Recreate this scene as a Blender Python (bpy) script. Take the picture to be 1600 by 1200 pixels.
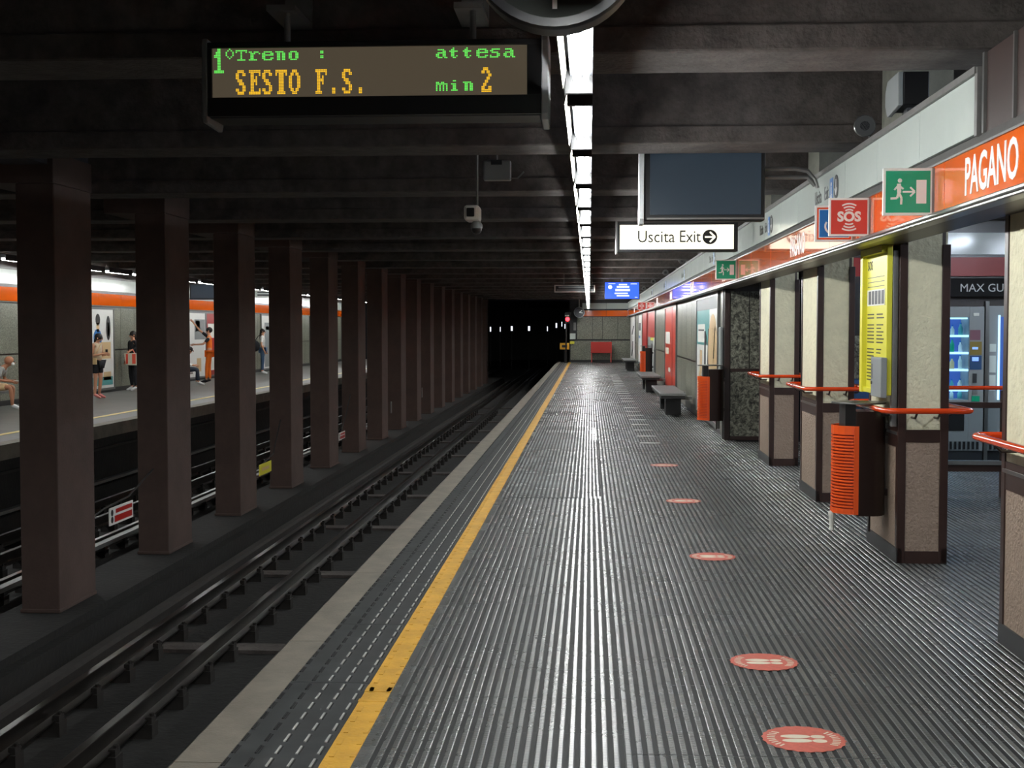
import bpy, bmesh, math, random
from mathutils import Vector, Matrix
random.seed(7)
sc = bpy.context.scene
for o in list(bpy.data.objects): bpy.data.objects.remove(o)
# ---------------------------------------------------------------- camera, world, exposure
YAW, PITCH = math.radians(3.378), math.radians(2.426)
cam = bpy.data.cameras.new('camera'); cam.sensor_width = 36.0; cam.lens = 36.0*2050/1600
cam.clip_end = 400
co = bpy.data.objects.new('camera', cam); sc.collection.objects.link(co)
co.location = (0, 0, 1.7); co.rotation_euler = (math.pi/2-PITCH, 0, YAW); sc.camera = co
world = bpy.data.worlds.new('station_air'); sc.world = world; world.use_nodes = True
world.node_tree.nodes['Background'].inputs[0].default_value = (.75, .85, 1, 1)
world.node_tree.nodes['Background'].inputs[1].default_value = .005
sc.view_settings.view_transform = 'Standard'; sc.view_settings.look = 'None'
sc.view_settings.exposure = 0.0; sc.view_settings.gamma = 1.0; sc.view_settings.use_curve_mapping = False
TUBE_EMIT = 150.0; FAR_EMIT = 120.0; HALL_EMIT = 300.0
# ---------------------------------------------------------------- helpers
V = Vector; ORG = {}; COL = sc.collection; PI = math.pi
class MB:
    def __init__(s): s.v=[]; s.f=[]; s.m=[]; s.mi=0
    def face(s, pts):
        n=len(s.v); s.v += [tuple(p) for p in pts]; s.f.append(tuple(range(n,n+len(pts)))); s.m.append(s.mi); return s
    def add(s, vs, fs):
        n=len(s.v); s.v += [tuple(p) for p in vs]
        for f in fs: s.f.append(tuple(i+n for i in f)); s.m.append(s.mi)
        return s
    def box(s, x0,x1,y0,y1,z0,z1):
        if x0>x1: x0,x1=x1,x0
        if y0>y1: y0,y1=y1,y0
        if z0>z1: z0,z1=z1,z0
        return s.add([(x0,y0,z0),(x1,y0,z0),(x1,y1,z0),(x0,y1,z0),(x0,y0,z1),(x1,y0,z1),(x1,y1,z1),(x0,y1,z1)],
            [(0,3,2,1),(4,5,6,7),(0,1,5,4),(1,2,6,5),(2,3,7,6),(3,0,4,7)])
    def prism(s, poly, axis, a, b):
        # poly: 2-D outline in the two other axes (counter-clockwise seen from +axis)
        def P(p, t): return {'x':(t,p[0],p[1]),'y':(p[0],t,p[1]),'z':(p[0],p[1],t)}[axis]
        n=len(poly); vs=[P(p,a) for p in poly]+[P(p,b) for p in poly]
        fs=[tuple(range(n))[::-1], tuple(range(n,2*n))]+[(i,(i+1)%n,n+(i+1)%n,n+i) for i in range(n)]
        return s.add(vs,fs)
    def tube(s, path, r, n=8, cap=True):
        path=[V(p) for p in path]; k=len(path); rs=r if isinstance(r,(list,tuple)) else [r]*k
        vs=[]; up=None
        for i,p in enumerate(path):
            t=((path[min(i+1,k-1)]-p).normalized()+(p-path[max(i-1,0)]).normalized())
            t=t.normalized() if t.length>1e-6 else V((0,0,1))
            if up is None:
                up=t.cross(V((0,0,1)) if abs(t.z)<.9 else V((1,0,0))).normalized()
            a=(up-t*up.dot(t)).normalized(); b=t.cross(a); up=a
            for j in range(n):
                w=2*PI*j/n; vs.append(p+(a*math.cos(w)+b*math.sin(w))*rs[i])
        fs=[(i*n+j,i*n+(j+1)%n,(i+1)*n+(j+1)%n,(i+1)*n+j) for i in range(k-1) for j in range(n)]
        if cap: fs += [tuple(range(n))[::-1], tuple(range((k-1)*n,k*n))]
        return s.add(vs,fs)
    def lathe(s, prof, c=(0,0,0), axis='z', n=24):
        vs=[]
        for (r,h) in prof:
            for j in range(n):
                w=2*PI*j/n; x,y=r*math.cos(w),r*math.sin(w)
                vs.append({'z':(c[0]+x,c[1]+y,c[2]+h),'y':(c[0]+x,c[1]+h,c[2]+y),'x':(c[0]+h,c[1]+x,c[2]+y)}[axis])
        k=len(prof)
        return s.add(vs,[(i*n+j,i*n+(j+1)%n,(i+1)*n+(j+1)%n,(i+1)*n+j) for i in range(k-1) for j in range(n)]+[tuple(range(n))[::-1],tuple(range((k-1)*n,k*n))])
    def ball(s, c, r, sc3=(1,1,1), n=12, m=8):
        prof=[(max(1e-4,math.sin(PI*i/m)),-math.cos(PI*i/m)) for i in range(m+1)]
        vs=[(c[0]+r*sc3[0]*a*math.cos(2*PI*j/n), c[1]+r*sc3[1]*a*math.sin(2*PI*j/n), c[2]+r*sc3[2]*h) for a,h in prof for j in range(n)]
        return s.add(vs,[(i*n+j,i*n+(j+1)%n,(i+1)*n+(j+1)%n,(i+1)*n+j) for i in range(m) for j in range(n)])
def org(parent): return ORG.get(parent.name, V((0,0,0)))
def tag(o, label=None, cat=None, group=None, kind=None):
    if label: o['label']=label
    if cat: o['category']=cat
    if group: o['group']=group
    if kind: o['kind']=kind
    return o
def meshof(name, mb, mats, off=(0,0,0), smooth=False):
    me=bpy.data.meshes.new(name)
    me.from_pydata([(p[0]-off[0],p[1]-off[1],p[2]-off[2]) for p in mb.v],[],mb.f)
    for m in (mats if isinstance(mats,(list,tuple)) else [mats]): me.materials.append(m)
    me.polygons.foreach_set('material_index', mb.m)
    if smooth:
        me.polygons.foreach_set('use_smooth',[True]*len(me.polygons))
        try: me.set_sharp_from_angle(angle=math.radians(40))
        except Exception: pass
    bm=bmesh.new(); bm.from_mesh(me)
    if smooth: bmesh.ops.remove_doubles(bm, verts=bm.verts, dist=1e-5)
    bmesh.ops.recalc_face_normals(bm, faces=bm.faces); bm.to_mesh(me); bm.free()
    me.update(); return me
def obj(name, mb, mats, parent=None, label=None, cat=None, group=None, kind=None, bevel=0, smooth=False):
    if parent is None:
        xs=[p[0] for p in mb.v]; ys=[p[1] for p in mb.v]; zs=[p[2] for p in mb.v]
        off=V(((min(xs)+max(xs))/2,(min(ys)+max(ys))/2,min(zs)))
    else: off=org(parent)
    o=bpy.data.objects.new(name, meshof(name,mb,mats,off,smooth)); COL.objects.link(o)
    ORG[o.name]=off
    if parent is None: o.location=off
    else: o.parent=parent
    if bevel:
        b=o.modifiers.new('b','BEVEL'); b.width=bevel; b.segments=2; b.limit_method='ANGLE'; b.harden_normals=False
    return tag(o,label,cat,group,kind)
def thing(name, loc, label=None, cat=None, group=None, kind=None, rz=0):
    o=bpy.data.objects.new(name,None); COL.objects.link(o); o.location=loc; o.empty_display_size=.1
    o.rotation_euler=(0,0,rz); ORG[o.name]=V(loc) if not rz else V(loc)
    return tag(o,label,cat,group,kind)
def dup(root, loc, label=None, rz=None, cat=None):
    def cp(o,par):
        c=o.copy(); COL.objects.link(c); ORG[c.name]=V(loc)
        if par: c.parent=par
        for ch in [x for x in KIDS(o)]: cp(ch,c)
        return c
    r=cp(root,None); r.location=loc
    if rz is not None: r.rotation_euler=(0,0,rz)
    if label: r['label']=label
    return r
def KIDS(o): return list(o.children)
def piece(src_mesh, name, parent, loc, rot=None):
    o=bpy.data.objects.new(name, src_mesh); COL.objects.link(o); o.parent=parent
    o.location=V(loc)-org(parent)
    if rot: o.rotation_euler=rot
    ORG[o.name]=V(loc); return o
ONES='first second third fourth fifth sixth seventh eighth ninth tenth eleventh twelfth thirteenth fourteenth fifteenth sixteenth seventeenth eighteenth nineteenth'.split()
def nth(n):
    if n<=19: return ONES[n-1]
    t={2:('twentieth','twenty'),3:('thirtieth','thirty'),4:('fortieth','forty'),5:('fiftieth','fifty')}[n//10]
    return t[0] if n%10==0 else t[1]+'-'+ONES[n%10-1]
# ---------------------------------------------------------------- materials
def nodes(name):
    m=bpy.data.materials.new(name); m.use_nodes=True; nt=m.node_tree
    return m, nt, nt.nodes['Principled BSDF']
def lin(c): return tuple((x/12.92 if x<=.04045 else ((x+.055)/1.055)**2.4) for x in [v/255 for v in c])
def mat(name, rgb, rough=.5, metal=0, noise=0, nscale=8, bump=0, bscale=60, rgb2=None, spec=None, coat=0, stretch=None, detail=6):
    m,nt,b=nodes(name); c=lin(rgb)
    b.inputs['Base Color'].default_value=(*c,1); b.inputs['Roughness'].default_value=rough; b.inputs['Metallic'].default_value=metal
    if spec is not None: b.inputs['Specular IOR Level'].default_value=spec
    if coat: b.inputs['Coat Weight'].default_value=coat; b.inputs['Coat Roughness'].default_value=.04
    N=nt.nodes; L=nt.links
    if noise or bump or rgb2:
        tc=N.new('ShaderNodeTexCoord'); mp=N.new('ShaderNodeMapping'); L.new(tc.outputs['Object'],mp.inputs[0])
        if stretch: mp.inputs['Scale'].default_value=stretch
    if noise or rgb2:
        n=N.new('ShaderNodeTexNoise'); n.inputs['Scale'].default_value=nscale; n.inputs['Detail'].default_value=detail; n.inputs['Roughness'].default_value=.65
        L.new(mp.outputs[0],n.inputs['Vector']); r=N.new('ShaderNodeValToRGB'); L.new(n.outputs[0],r.inputs[0])
        r.color_ramp.elements[0].position=.35; r.color_ramp.elements[1].position=.65
        c2=lin(rgb2) if rgb2 else tuple(x*(1+noise) for x in c); c1=c if rgb2 else tuple(x*(1-noise) for x in c)
        r.color_ramp.elements[0].color=(*c1,1); r.color_ramp.elements[1].color=(*c2,1); L.new(r.outputs[0],b.inputs['Base Color'])
    if bump:
        n2=N.new('ShaderNodeTexNoise'); n2.inputs['Scale'].default_value=bscale; n2.inputs['Detail'].default_value=4; L.new(mp.outputs[0],n2.inputs['Vector'])
        bp=N.new('ShaderNodeBump'); bp.inputs['Strength'].default_value=min(1,bump); bp.inputs['Distance'].default_value=.01*max(1,bump); L.new(n2.outputs[0],bp.inputs['Height']); L.new(bp.outputs[0],b.inputs['Normal'])
    return m
def emis(name, rgb, strength, base=(20,20,20)):
    m,nt,b=nodes(name); b.inputs['Base Color'].default_value=(*lin(base),1); b.inputs['Emission Color'].default_value=(*lin(rgb),1)
    b.inputs['Emission Strength'].default_value=strength; b.inputs['Roughness'].default_value=.3; return m
def stone(name, a, b_, c_, rough=.35, scale=26):
    m,nt,b=nodes(name); N=nt.nodes; L=nt.links
    tc=N.new('ShaderNodeTexCoord'); n=N.new('ShaderNodeTexNoise'); n.inputs['Scale'].default_value=scale; n.inputs['Detail'].default_value=5; n.inputs['Distortion'].default_value=.8
    n.inputs['Roughness'].default_value=.7
    L.new(tc.outputs['Object'],n.inputs['Vector']); r=N.new('ShaderNodeValToRGB'); L.new(n.outputs[0],r.inputs[0])
    e=r.color_ramp.elements; e[0].position=.38; e[0].color=(*lin(a),1); e[1].position=.62; e[1].color=(*lin(c_),1); k=e.new(.5); k.color=(*lin(b_),1)
    n3=N.new('ShaderNodeTexNoise'); n3.inputs['Scale'].default_value=1.3; L.new(tc.outputs['Object'],n3.inputs['Vector'])
    mx=N.new('ShaderNodeMix'); mx.data_type='RGBA'; mx.blend_type='MULTIPLY'; mx.inputs['Factor'].default_value=.5
    L.new(r.outputs[0],mx.inputs[6]); L.new(n3.outputs[0],mx.inputs[7]); L.new(mx.outputs[2],b.inputs['Base Color'])
    b.inputs['Roughness'].default_value=rough; return m
def rubber(name, rgb, rough):
    m,nt,b=nodes(name); N=nt.nodes; L=nt.links
    tc=N.new('ShaderNodeTexCoord'); geo=N.new('ShaderNodeNewGeometry')
    n=N.new('ShaderNodeTexNoise'); n.inputs['Scale'].default_value=1.1; n.inputs['Detail'].default_value=7; n.inputs['Roughness'].default_value=.7; L.new(geo.outputs['Position'],n.inputs['Vector'])
    r=N.new('ShaderNodeValToRGB'); L.new(n.outputs[0],r.inputs[0]); c=lin(rgb)
    r.color_ramp.elements[0].position=.3; r.color_ramp.elements[0].color=(*[x*.6 for x in c],1); r.color_ramp.elements[1].position=.7; r.color_ramp.elements[1].color=(*[x*1.45 for x in c],1)
    L.new(r.outputs[0],b.inputs['Base Color'])
    mr=N.new('ShaderNodeMapRange'); mr.inputs[3].default_value=rough+.06; mr.inputs[4].default_value=rough-.05; b.inputs['Specular IOR Level'].default_value=.95; L.new(n.outputs[0],mr.inputs[0]); L.new(mr.outputs[0],b.inputs['Roughness'])
    w=N.new('ShaderNodeTexWave'); w.bands_direction='Y'; w.inputs['Scale'].default_value=24; w.inputs['Distortion'].default_value=.25; w.inputs['Detail'].default_value=1; w.inputs['Detail Scale'].default_value=2
    L.new(geo.outputs['Position'],w.inputs['Vector'])
    bp=N.new('ShaderNodeBump'); bp.inputs['Strength'].default_value=1.0; bp.inputs['Distance'].default_value=.0012; L.new(w.outputs[0],bp.inputs['Height']); L.new(bp.outputs[0],b.inputs['Normal'])
    return m
M={}
M['concrete']=mat('sooty_concrete',(78,72,69),.85,noise=.35,nscale=5,bump=.9,bscale=28)
M['ceiling']=mat('ceiling_concrete',(60,60,67),.9,noise=.3,nscale=2,bump=.6,bscale=20)
M['pillar']=mat('brown_sooty_concrete',(76,60,54),.85,noise=.18,nscale=1.6,bump=.3,bscale=40)
M['coping']=mat('edge_concrete',(108,102,91),.7,noise=.22,nscale=3,bump=.3,bscale=70)
M['rubber']=rubber('ribbed_rubber',(92,94,92),.27)
M['groove']=mat('rubber_groove',(27,28,28),.7,spec=.3)
M['tactile']=mat('tactile_rubber',(58,60,60),.42,noise=.3,nscale=5)
M['stud']=mat('ridge_glint',(176,176,172),.3)  # pale tone paints the light glinting off the raised dashes
M['yellow']=mat('yellow_paint',(196,148,46),.5,noise=.16,nscale=7,bump=.25,bscale=60)
M['cream']=mat('cream_stucco',(216,210,180),.7,noise=.05,nscale=8,bump=1.4,bscale=26)
M['tan']=mat('tan_stucco',(146,126,110),.75,noise=.06,nscale=8,bump=1.6,bscale=45)
M['brown']=mat('brown_metal',(50,32,27),.38,.0,noise=.12,nscale=9)
M['darkbrown']=mat('dark_brown_metal',(38,24,20),.3)
M['skirt']=mat('skirting_rubber',(52,52,52),.5)
M['orange']=mat('orange_enamel',(248,108,22),.10,coat=1)
M['orangerail']=mat('orange_rail_paint',(216,66,18),.25,coat=.4)
M['orangebin']=mat('orange_bin_paint',(228,84,26),.4)
M['whitepanel']=mat('pale_enamel',(200,208,202),.16,noise=.03,nscale=2)
M['greyledge']=mat('grey_metal_ledge',(118,116,114),.45,.3,noise=.1,nscale=12)
M['steel']=mat('brushed_steel',(130,130,128),.32,.85)
M['dullsteel']=mat('dull_steel',(120,120,118),.45,.5,noise=.1,nscale=9)
M['litcap']=mat('tube_lit_aluminium',(206,210,212),.35)  # pale tone holds the tubes' light on silver caps that face them
M['rail']=mat('rail_steel',(72,67,62),.28,.9,noise=.15,nscale=4)
M['rust']=mat('rusty_steel',(32,28,25),.8,noise=.3,nscale=9)
M['ballast']=mat('track_bed',(22,21,19),.92,noise=.35,nscale=2.2,bump=.8,bscale=15)
M['stone']=stone('speckled_serpentine',(40,40,34),(116,116,102),(176,176,158),scale=17)
M['stone2']=stone('grey_granite',(92,94,80),(134,136,120),(170,172,154),scale=30)
M['black']=mat('black_plastic',(18,18,20),.4)
M['darkgrey']=mat('dark_grey_metal',(40,42,46),.45)
M['screenoff']=emis('dark_screen_glow',(40,54,66),.55,(30,36,42))  # faint glow stands in for reflections on the dark screen
M['led_off']=emis('led_panel',(112,100,82),.42,(60,56,48))
M['white']=mat('white_paint',(222,222,218),.4)
M['reflector']=mat('aged_reflector',(96,92,78),.5)
M['greyplastic']=mat('grey_plastic',(132,136,136),.5)
M['green']=mat('safety_green',(10,148,108),.3)
M['red']=mat('sign_red',(192,60,50),.35)
M['deepred']=mat('red_enamel',(170,28,18),.4)
M['blue']=mat('sign_blue',(16,104,176),.35)
M['binblue']=mat('blue_plastic',(20,62,104),.5)
M['yellowsign']=mat('yellow_sign',(218,212,62),.4)
M['ink']=mat('black_ink',(22,22,22),.5)
M['sticker']=mat('floor_sticker_red',(184,88,72),.5,noise=.14,nscale=40)
M['stickerwhite']=mat('floor_sticker_white',(206,200,180),.5)
M['paper']=mat('white_paper',(214,214,206),.6)
M['teal']=mat('poster_teal',(86,160,160),.35)
M['orangeposter']=mat('poster_orange_red',(214,74,52),.3)
M['purple']=mat('poster_plum',(112,72,84),.4)
M['sand']=mat('poster_sand',(206,176,130),.4)
M['wood']=mat('warm_wood',(170,130,92),.5,noise=.15,nscale=4)
M['tube']=emis('fluorescent_tube',(248,251,250),TUBE_EMIT,(230,230,230))
M['fartube']=emis('far_fluorescent_tube',(250,252,250),FAR_EMIT,(230,230,230))
M['halltube']=emis('hall_fluorescent_tube',(225,238,255),HALL_EMIT,(230,230,230))
M['ledgreen']=emis('green_led',(110,255,100),1.0)
M['ledamber']=emis('amber_led',(255,196,40),1.15)
M['exitglow']=emis('backlit_white',(255,250,226),.92,(230,230,220))
M['bluescreen']=emis('blue_screen',(52,104,255),1.3)
M['screenwhite']=emis('screen_white',(220,230,255),1.5)
M['redlamp']=emis('red_signal',(255,40,50),9)
M['vendlight']=emis('vending_light',(170,220,255),2.2)
M['vendback']=emis('vending_blue',(70,110,190),.6,(30,50,110))
M['vendscreen']=emis('vending_display',(120,160,255),1.6)
M['tunnellamp']=emis('tunnel_lamp',(235,240,255),2.0)
M['glass']=mat('clear_glass',(220,230,235),.03,spec=.5); 
_b=M['glass'].node_tree.nodes['Principled BSDF']; _b.inputs['Transmission Weight'].default_value=1; _b.inputs['IOR'].default_value=1.02
# skin / clothes
M['skin']=mat('skin',(196,142,112),.55); M['skin2']=mat('skin_tan',(180,124,94),.55)
M['hairdark']=mat('dark_hair',(28,22,20),.6); M['hairbrown']=mat('brown_hair',(58,40,30),.6)
M['tee']=mat('light_grey_cloth',(176,178,176),.8); M['blackcloth']=mat('black_cloth',(26,26,32),.85); M['denim']=mat('blue_denim',(66,92,122),.85)
M['beigecloth']=mat('beige_cloth',(198,178,150),.8); M['hivis']=mat('orange_workwear',(236,112,20),.7); M['whitecloth']=mat('white_cloth',(220,220,216),.8)
M['pink']=mat('pink_shoe',(214,128,122),.6); M['darkjean']=mat('dark_denim',(44,52,66),.85); M['shoe']=mat('white_shoe',(222,222,222),.6)

def text(s, size, m, parent, M4, ext=.001, align='CENTER', name='lettering', sx=1.0, label=None, bold=0):
    cu=bpy.data.curves.new(name,'FONT'); cu.body=s; cu.size=size; cu.extrude=ext; cu.align_x=align; cu.align_y='CENTER'; cu.resolution_u=3; cu.offset=bold
    t_=bpy.data.objects.new('t',cu); COL.objects.link(t_); bpy.context.view_layer.update()
    me=bpy.data.meshes.new_from_object(t_.evaluated_get(bpy.context.evaluated_depsgraph_get())); me.materials.clear(); me.materials.append(m)
    bpy.data.objects.remove(t_); o=bpy.data.objects.new(name,me); COL.objects.link(o)
    if parent: o.parent=parent; M4=Matrix.Translation(-org(parent))@M4
    o.matrix_local=M4@Matrix.Diagonal((sx,1,1,1))
    if label: o['label']=label
    return o
def frameX(x,y,z):  # faces -X, reads towards -Y
    return Matrix(((0,0,-1,x),(-1,0,0,y),(0,1,0,z),(0,0,0,1)))
def frameX2(x,y,z): # faces +X, reads towards +Y
    return Matrix(((0,0,1,x),(1,0,0,y),(0,1,0,z),(0,0,0,1)))
def frameY(x,y,z):  # faces -Y (the camera)
    return Matrix(((1,0,0,x),(0,0,-1,y),(0,1,0,z),(0,0,0,1)))
def frameZ(x,y,z,r=0):
    return Matrix.Translation((x,y,z))@Matrix.Rotation(r,4,'Z')
def flat(poly, F, t=.001):
    """thin slab of a 2-D outline in frame F, front face at +t"""
    mb=MB(); n=len(poly); vs=[F@V((p[0],p[1],0)) for p in poly]+[F@V((p[0],p[1],t)) for p in poly]
    mb.add(vs,[tuple(range(n))[::-1],tuple(range(n,2*n))]+[(i,(i+1)%n,n+(i+1)%n,n+i) for i in range(n)]); return mb
def merge(*mbs):
    r=MB()
    for m in mbs: r.mi=0; r.add(m.v,m.f)
    return r
def rect(x0,x1,y0,y1): return [(x0,y0),(x1,y0),(x1,y1),(x0,y1)]
def circ(cx,cy,r,n=28,ry=None,a0=0,a1=2*PI):
    ry=ry or r; full=abs(a1-a0-2*PI)<1e-6; k=n if full else n+1
    return [(cx+r*math.cos(a0+(a1-a0)*i/n),cy+ry*math.sin(a0+(a1-a0)*i/n)) for i in range(k)]
def arc(cx,cy,r,w,a0,a1,n=10):
    return [(cx+r*math.cos(a0+(a1-a0)*i/n),cy+r*math.sin(a0+(a1-a0)*i/n)) for i in range(n+1)]+[(cx+(r-w)*math.cos(a1+(a0-a1)*i/n),cy+(r-w)*math.sin(a1+(a0-a1)*i/n)) for i in range(n+1)]
def bar(x0,y0,x1,y1,w):
    d=V((x1-x0,y1-y0)); d.normalize(); n=V((-d.y,d.x))*w/2
    return [(x0-n.x,y0-n.y),(x1-n.x,y1-n.y),(x1+n.x,y1+n.y),(x0+n.x,y0+n.y)]
YEND=66.2; BAY=3.38; YB=-22
# ---------------------------------------------------------------- setting: platform floor
X0=-.905; PITCHR=.045
def rib_profile(nr, w):
    pts=[]; 
    for i in range(nr):
        a=i*w/nr; p=w/nr
        pts += [(a,-.0005,0),(a+p*.04,-.00005,0),(a+p*.22,0,0),(a+p*.40,-.00005,0),(a+p*.44,-.0005,0),(a+p*.50,-.0030,1),(a+p*.94,-.0030,1)]
    pts.append((w,-.0007,0)); return pts
def rib_mesh(name, nr, w, length):
    mb=MB(); pr=rib_profile(nr,w)
    for i in range(len(pr)-1):
        a,b=pr[i],pr[i+1]; mb.mi=1 if (a[1]<-.0025 and b[1]<-.0025) else 0
        mb.face([(a[0],0,a[1]),(b[0],0,b[1]),(b[0],length,b[1]),(a[0],length,a[1])])
    mb.mi=0
    # skirt so each tile has a thickness
    mb.box(0,w,0,length,-.0075,-.004)
    return meshof(name,mb,[M['rubber'],M['groove']])
floor=obj('floor', MB().box(-1.43,2.2,YB,YEND,-.25,-.009).box(2.2,9,YB,20.1,-.25,-.009), M['groove'], label='dark rubber platform floor with lengthwise ribs and red round stickers', cat='floor', kind='structure')
TW,TL=1.035,.52
tile=rib_mesh('rubber_tile',23,TW-.004,TL-.004)
row=0; y=3.9
while y<20.0:
    for c in range(8):
        x=X0+.02+c*TW
        if c>=3 and c*TW+X0>1.3 and y+TL>19.9: continue
        if c==0 and 13.1<y+TL/2<22.5: continue
        dy=0 if c%2==0 else .26
        o=piece(tile,'rubber_tile',floor,(x,y+dy,0.0+random.uniform(-.0008,.0008)))
    y+=TL; row+=1
# beyond, and behind the camera: long runs of the same sheet
def run(x,nr,w,y0,y1,z=0,name='rubber_sheet'):
    me=rib_mesh(name,nr,w,y1-y0); return piece(me,name,floor,(x,y0,z))
for c in range(3):
    run(X0+.02+c*TW,23,TW-.004,y+.26 if c%2 else y+.003,YEND)
    if c: run(X0+.02+c*TW,23,TW-.004,YB,3.9)
run(X0+.02,23,TW-.004,YB,3.9)
for c in range(3,8): run(X0+.02+c*TW,23,TW-.004,YB,3.9)
# newer ribbed mat with stronger ribs laid over the old floor beside the yellow line
def coarse():
    mb=MB(); x0,x1,y0,y1=-.89,-.035,13.1,22.5; mb.mi=1; mb.box(x0,x1,y0,y1,-.004,.001); mb.mi=0; n=19; p=(x1-x0)/n
    for i in range(n): mb.prism([(x0+i*p+.004,.001),(x0+i*p+p*.62,.001),(x0+i*p+p*.50,.0085),(x0+i*p+.012,.0085)][::1],'y',y0,y1)
    return mb
run(-.035,4,.160,13.1,22.5)
obj('rubber_mat',coarse(),[rubber('new_rubber',(134,138,138),.26),M['groove']],floor,label='lighter ribbed repair mat beside the yellow line')
# edge: yellow line, tactile strip, coping
sub=obj('platform_edge', MB().box(-1.60,-.905,YB,YEND,-.9,-.012), M['concrete'], label='platform edge with concrete coping, dark tactile strip and yellow line', cat='platform edge', kind='structure')
yl=obj('yellow_line', MB().box(-1.045,-.922,YB,YEND,-.012,.002), M['yellow'], sub)
mb=MB()
yy=4.0
while yy<22:
    for xx in (-1.028,-.945):
        mb.box(xx,xx+.02,yy,yy+.08,.002,.0045)
    yy+=.155
g=obj('line_relief',mb,M['yellow'],yl); g['kind']='stuff'
obj('tape_joint', MB().box(-1.047,-.92,6.02,6.13,.002,.0045).box(-1.05,-.918,5.86,5.9,.002,.004), M['yellow'], yl, bevel=.001)
obj('rubber_margin', MB().box(-.921,-.886,YB,YEND,-.012,.001), M['rubber'], sub)
mb=MB(); TLL=1.24
mb.mi=0; mb.box(-1.432,-1.047,0,TLL-.006,-.012,0)
for i,xx in enumerate((-1.425,-1.33,-1.25,-1.165,-1.078)):
    for k in range(8):
        yk=.02+k*.155
        mb.mi=1 if i>1 else 2  # inner rows get the painted glint, outer rows stay dark
        mb.box(xx-.004,xx+.004,yk,yk+.095,0,.0045)
        mb.mi=2; mb.box(xx+.006,xx+.013,yk,yk+.095,0,.0015)
tm=meshof('tactile_tile',mb,[M['tactile'],M['stud'],M['groove']])
yy=3.7
while yy<YEND-1: piece(tm,'tactile_tile',sub,(0,yy,0)); yy+=TLL
cm=meshof('coping_slab',MB().box(-1.625,-1.434,0,1.994,-.2,0),M['coping'])
for k in range(35): 
    if 2*k-3<YEND-1: piece(cm,'coping_slab',sub,(0,2*k-3,0))
# ---------------------------------------------------------------- track trench
bed=obj('track_bed', MB().box(-9.4,-1.2,YB,130,-1.65,-1.42), M['ballast'], label='dark sooty track bed between the two platforms', cat='track bed', kind='structure')
obj('track_wall', MB().box(-1.5,-1.3,YB,130,-1.45,-.9), M['concrete'], label='dark wall under the near platform edge', cat='wall', kind='structure')
obj('pillar_kerb', MB().box(-5.95,-4.98,YB,75,-1.45,-1.12).box(-4.98,-4.86,YB,75,-1.45,-1.2), M['ballast'], label='low concrete kerb the row of pillars stands on', cat='kerb', kind='structure')
obj('cable_duct', MB().prism([(-4.62,-1.42),(-4.50,-1.42),(-4.50,-1.30),(-4.53,-1.27),(-4.62,-1.27)],'y',YB,75), M['rust'], label='long low cable duct beside the pillar kerb', cat='duct')
def rail_poly(x,zt,h=.15):
    z=zt-h
    return [(x-.07,z),(x+.07,z),(x+.07,z+.012),(x+.012,z+.03),(x+.012,zt-.04),(x+.036,zt-.03),(x+.036,zt-.004),(x+.03,zt),(x-.03,zt),(x-.036,zt-.004),(x-.036,zt-.03),(x-.012,zt-.04),(x-.012,z+.03),(x-.07,z+.012)]
RL=[(-2.70,-1.15,'near running rail beside the near platform edge'),(-3.42,-1.13,'middle conductor rail of the near track on chairs'),(-4.14,-1.15,'polished running rail of the near track nearest the pillars'),
    (-6.66,-1.15,'running rail of the far track just behind the pillars'),(-7.38,-1.13,'middle conductor rail of the far track'),(-8.12,-1.15,'running rail of the far track by the far platform')]
chair=meshof('rail_chair',MB().box(-.11,.11,-.07,.07,-1.42,-1.31).box(-.10,-.05,-.05,.05,-1.31,-1.26).box(.05,.10,-.05,.05,-1.31,-1.26).lathe([(.018,0),(.018,.03)],(.085,0,-1.27),n=6).lathe([(.018,0),(.018,.03)],(-.085,0,-1.27),n=6),M['rust'])
for i,(x,zt,lab) in enumerate(RL):
    r=obj('rail',MB().prism(rail_poly(x,zt,.16),'y',YB,120),M['rail'],label=lab,cat='rail')
    y0=8.2 if x>-5 else 12; yy=y0
    while yy<48:
        piece(chair,'rail_chair',r,(x,yy,0)); yy+=.77
slp=MB().prism([(-4.5,-1.43),(-2.4,-1.43),(-2.4,-1.385),(-4.5,-1.385)],'y',-.14,.14)
slm=meshof('sleeper',slp,M['concrete'])
for k in range(12):
    o=bpy.data.objects.new('sleeper',slm); COL.objects.link(o); o.location=(0,8.585+k*3.85,0)
    tag(o,'%s dark flat sleeper across the near track from the photographer'%nth(k+1),'sleeper','sleepers across the near track')
# third rails of the far track and cables along them, seen between pillars
for (x,z,lab) in ((-6.05,-.98,'conductor rail cover behind the pillars, upper'),(-8.62,-1.0,'grey cable run under the far platform edge')):
    obj('conductor_cover',MB().prism([(x-.05,z-.03),(x+.05,z-.03),(x+.05,z+.02),(x-.05,z+.02)],'y',YB,75),M['dullsteel'],label=lab,cat='rail cover')
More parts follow.
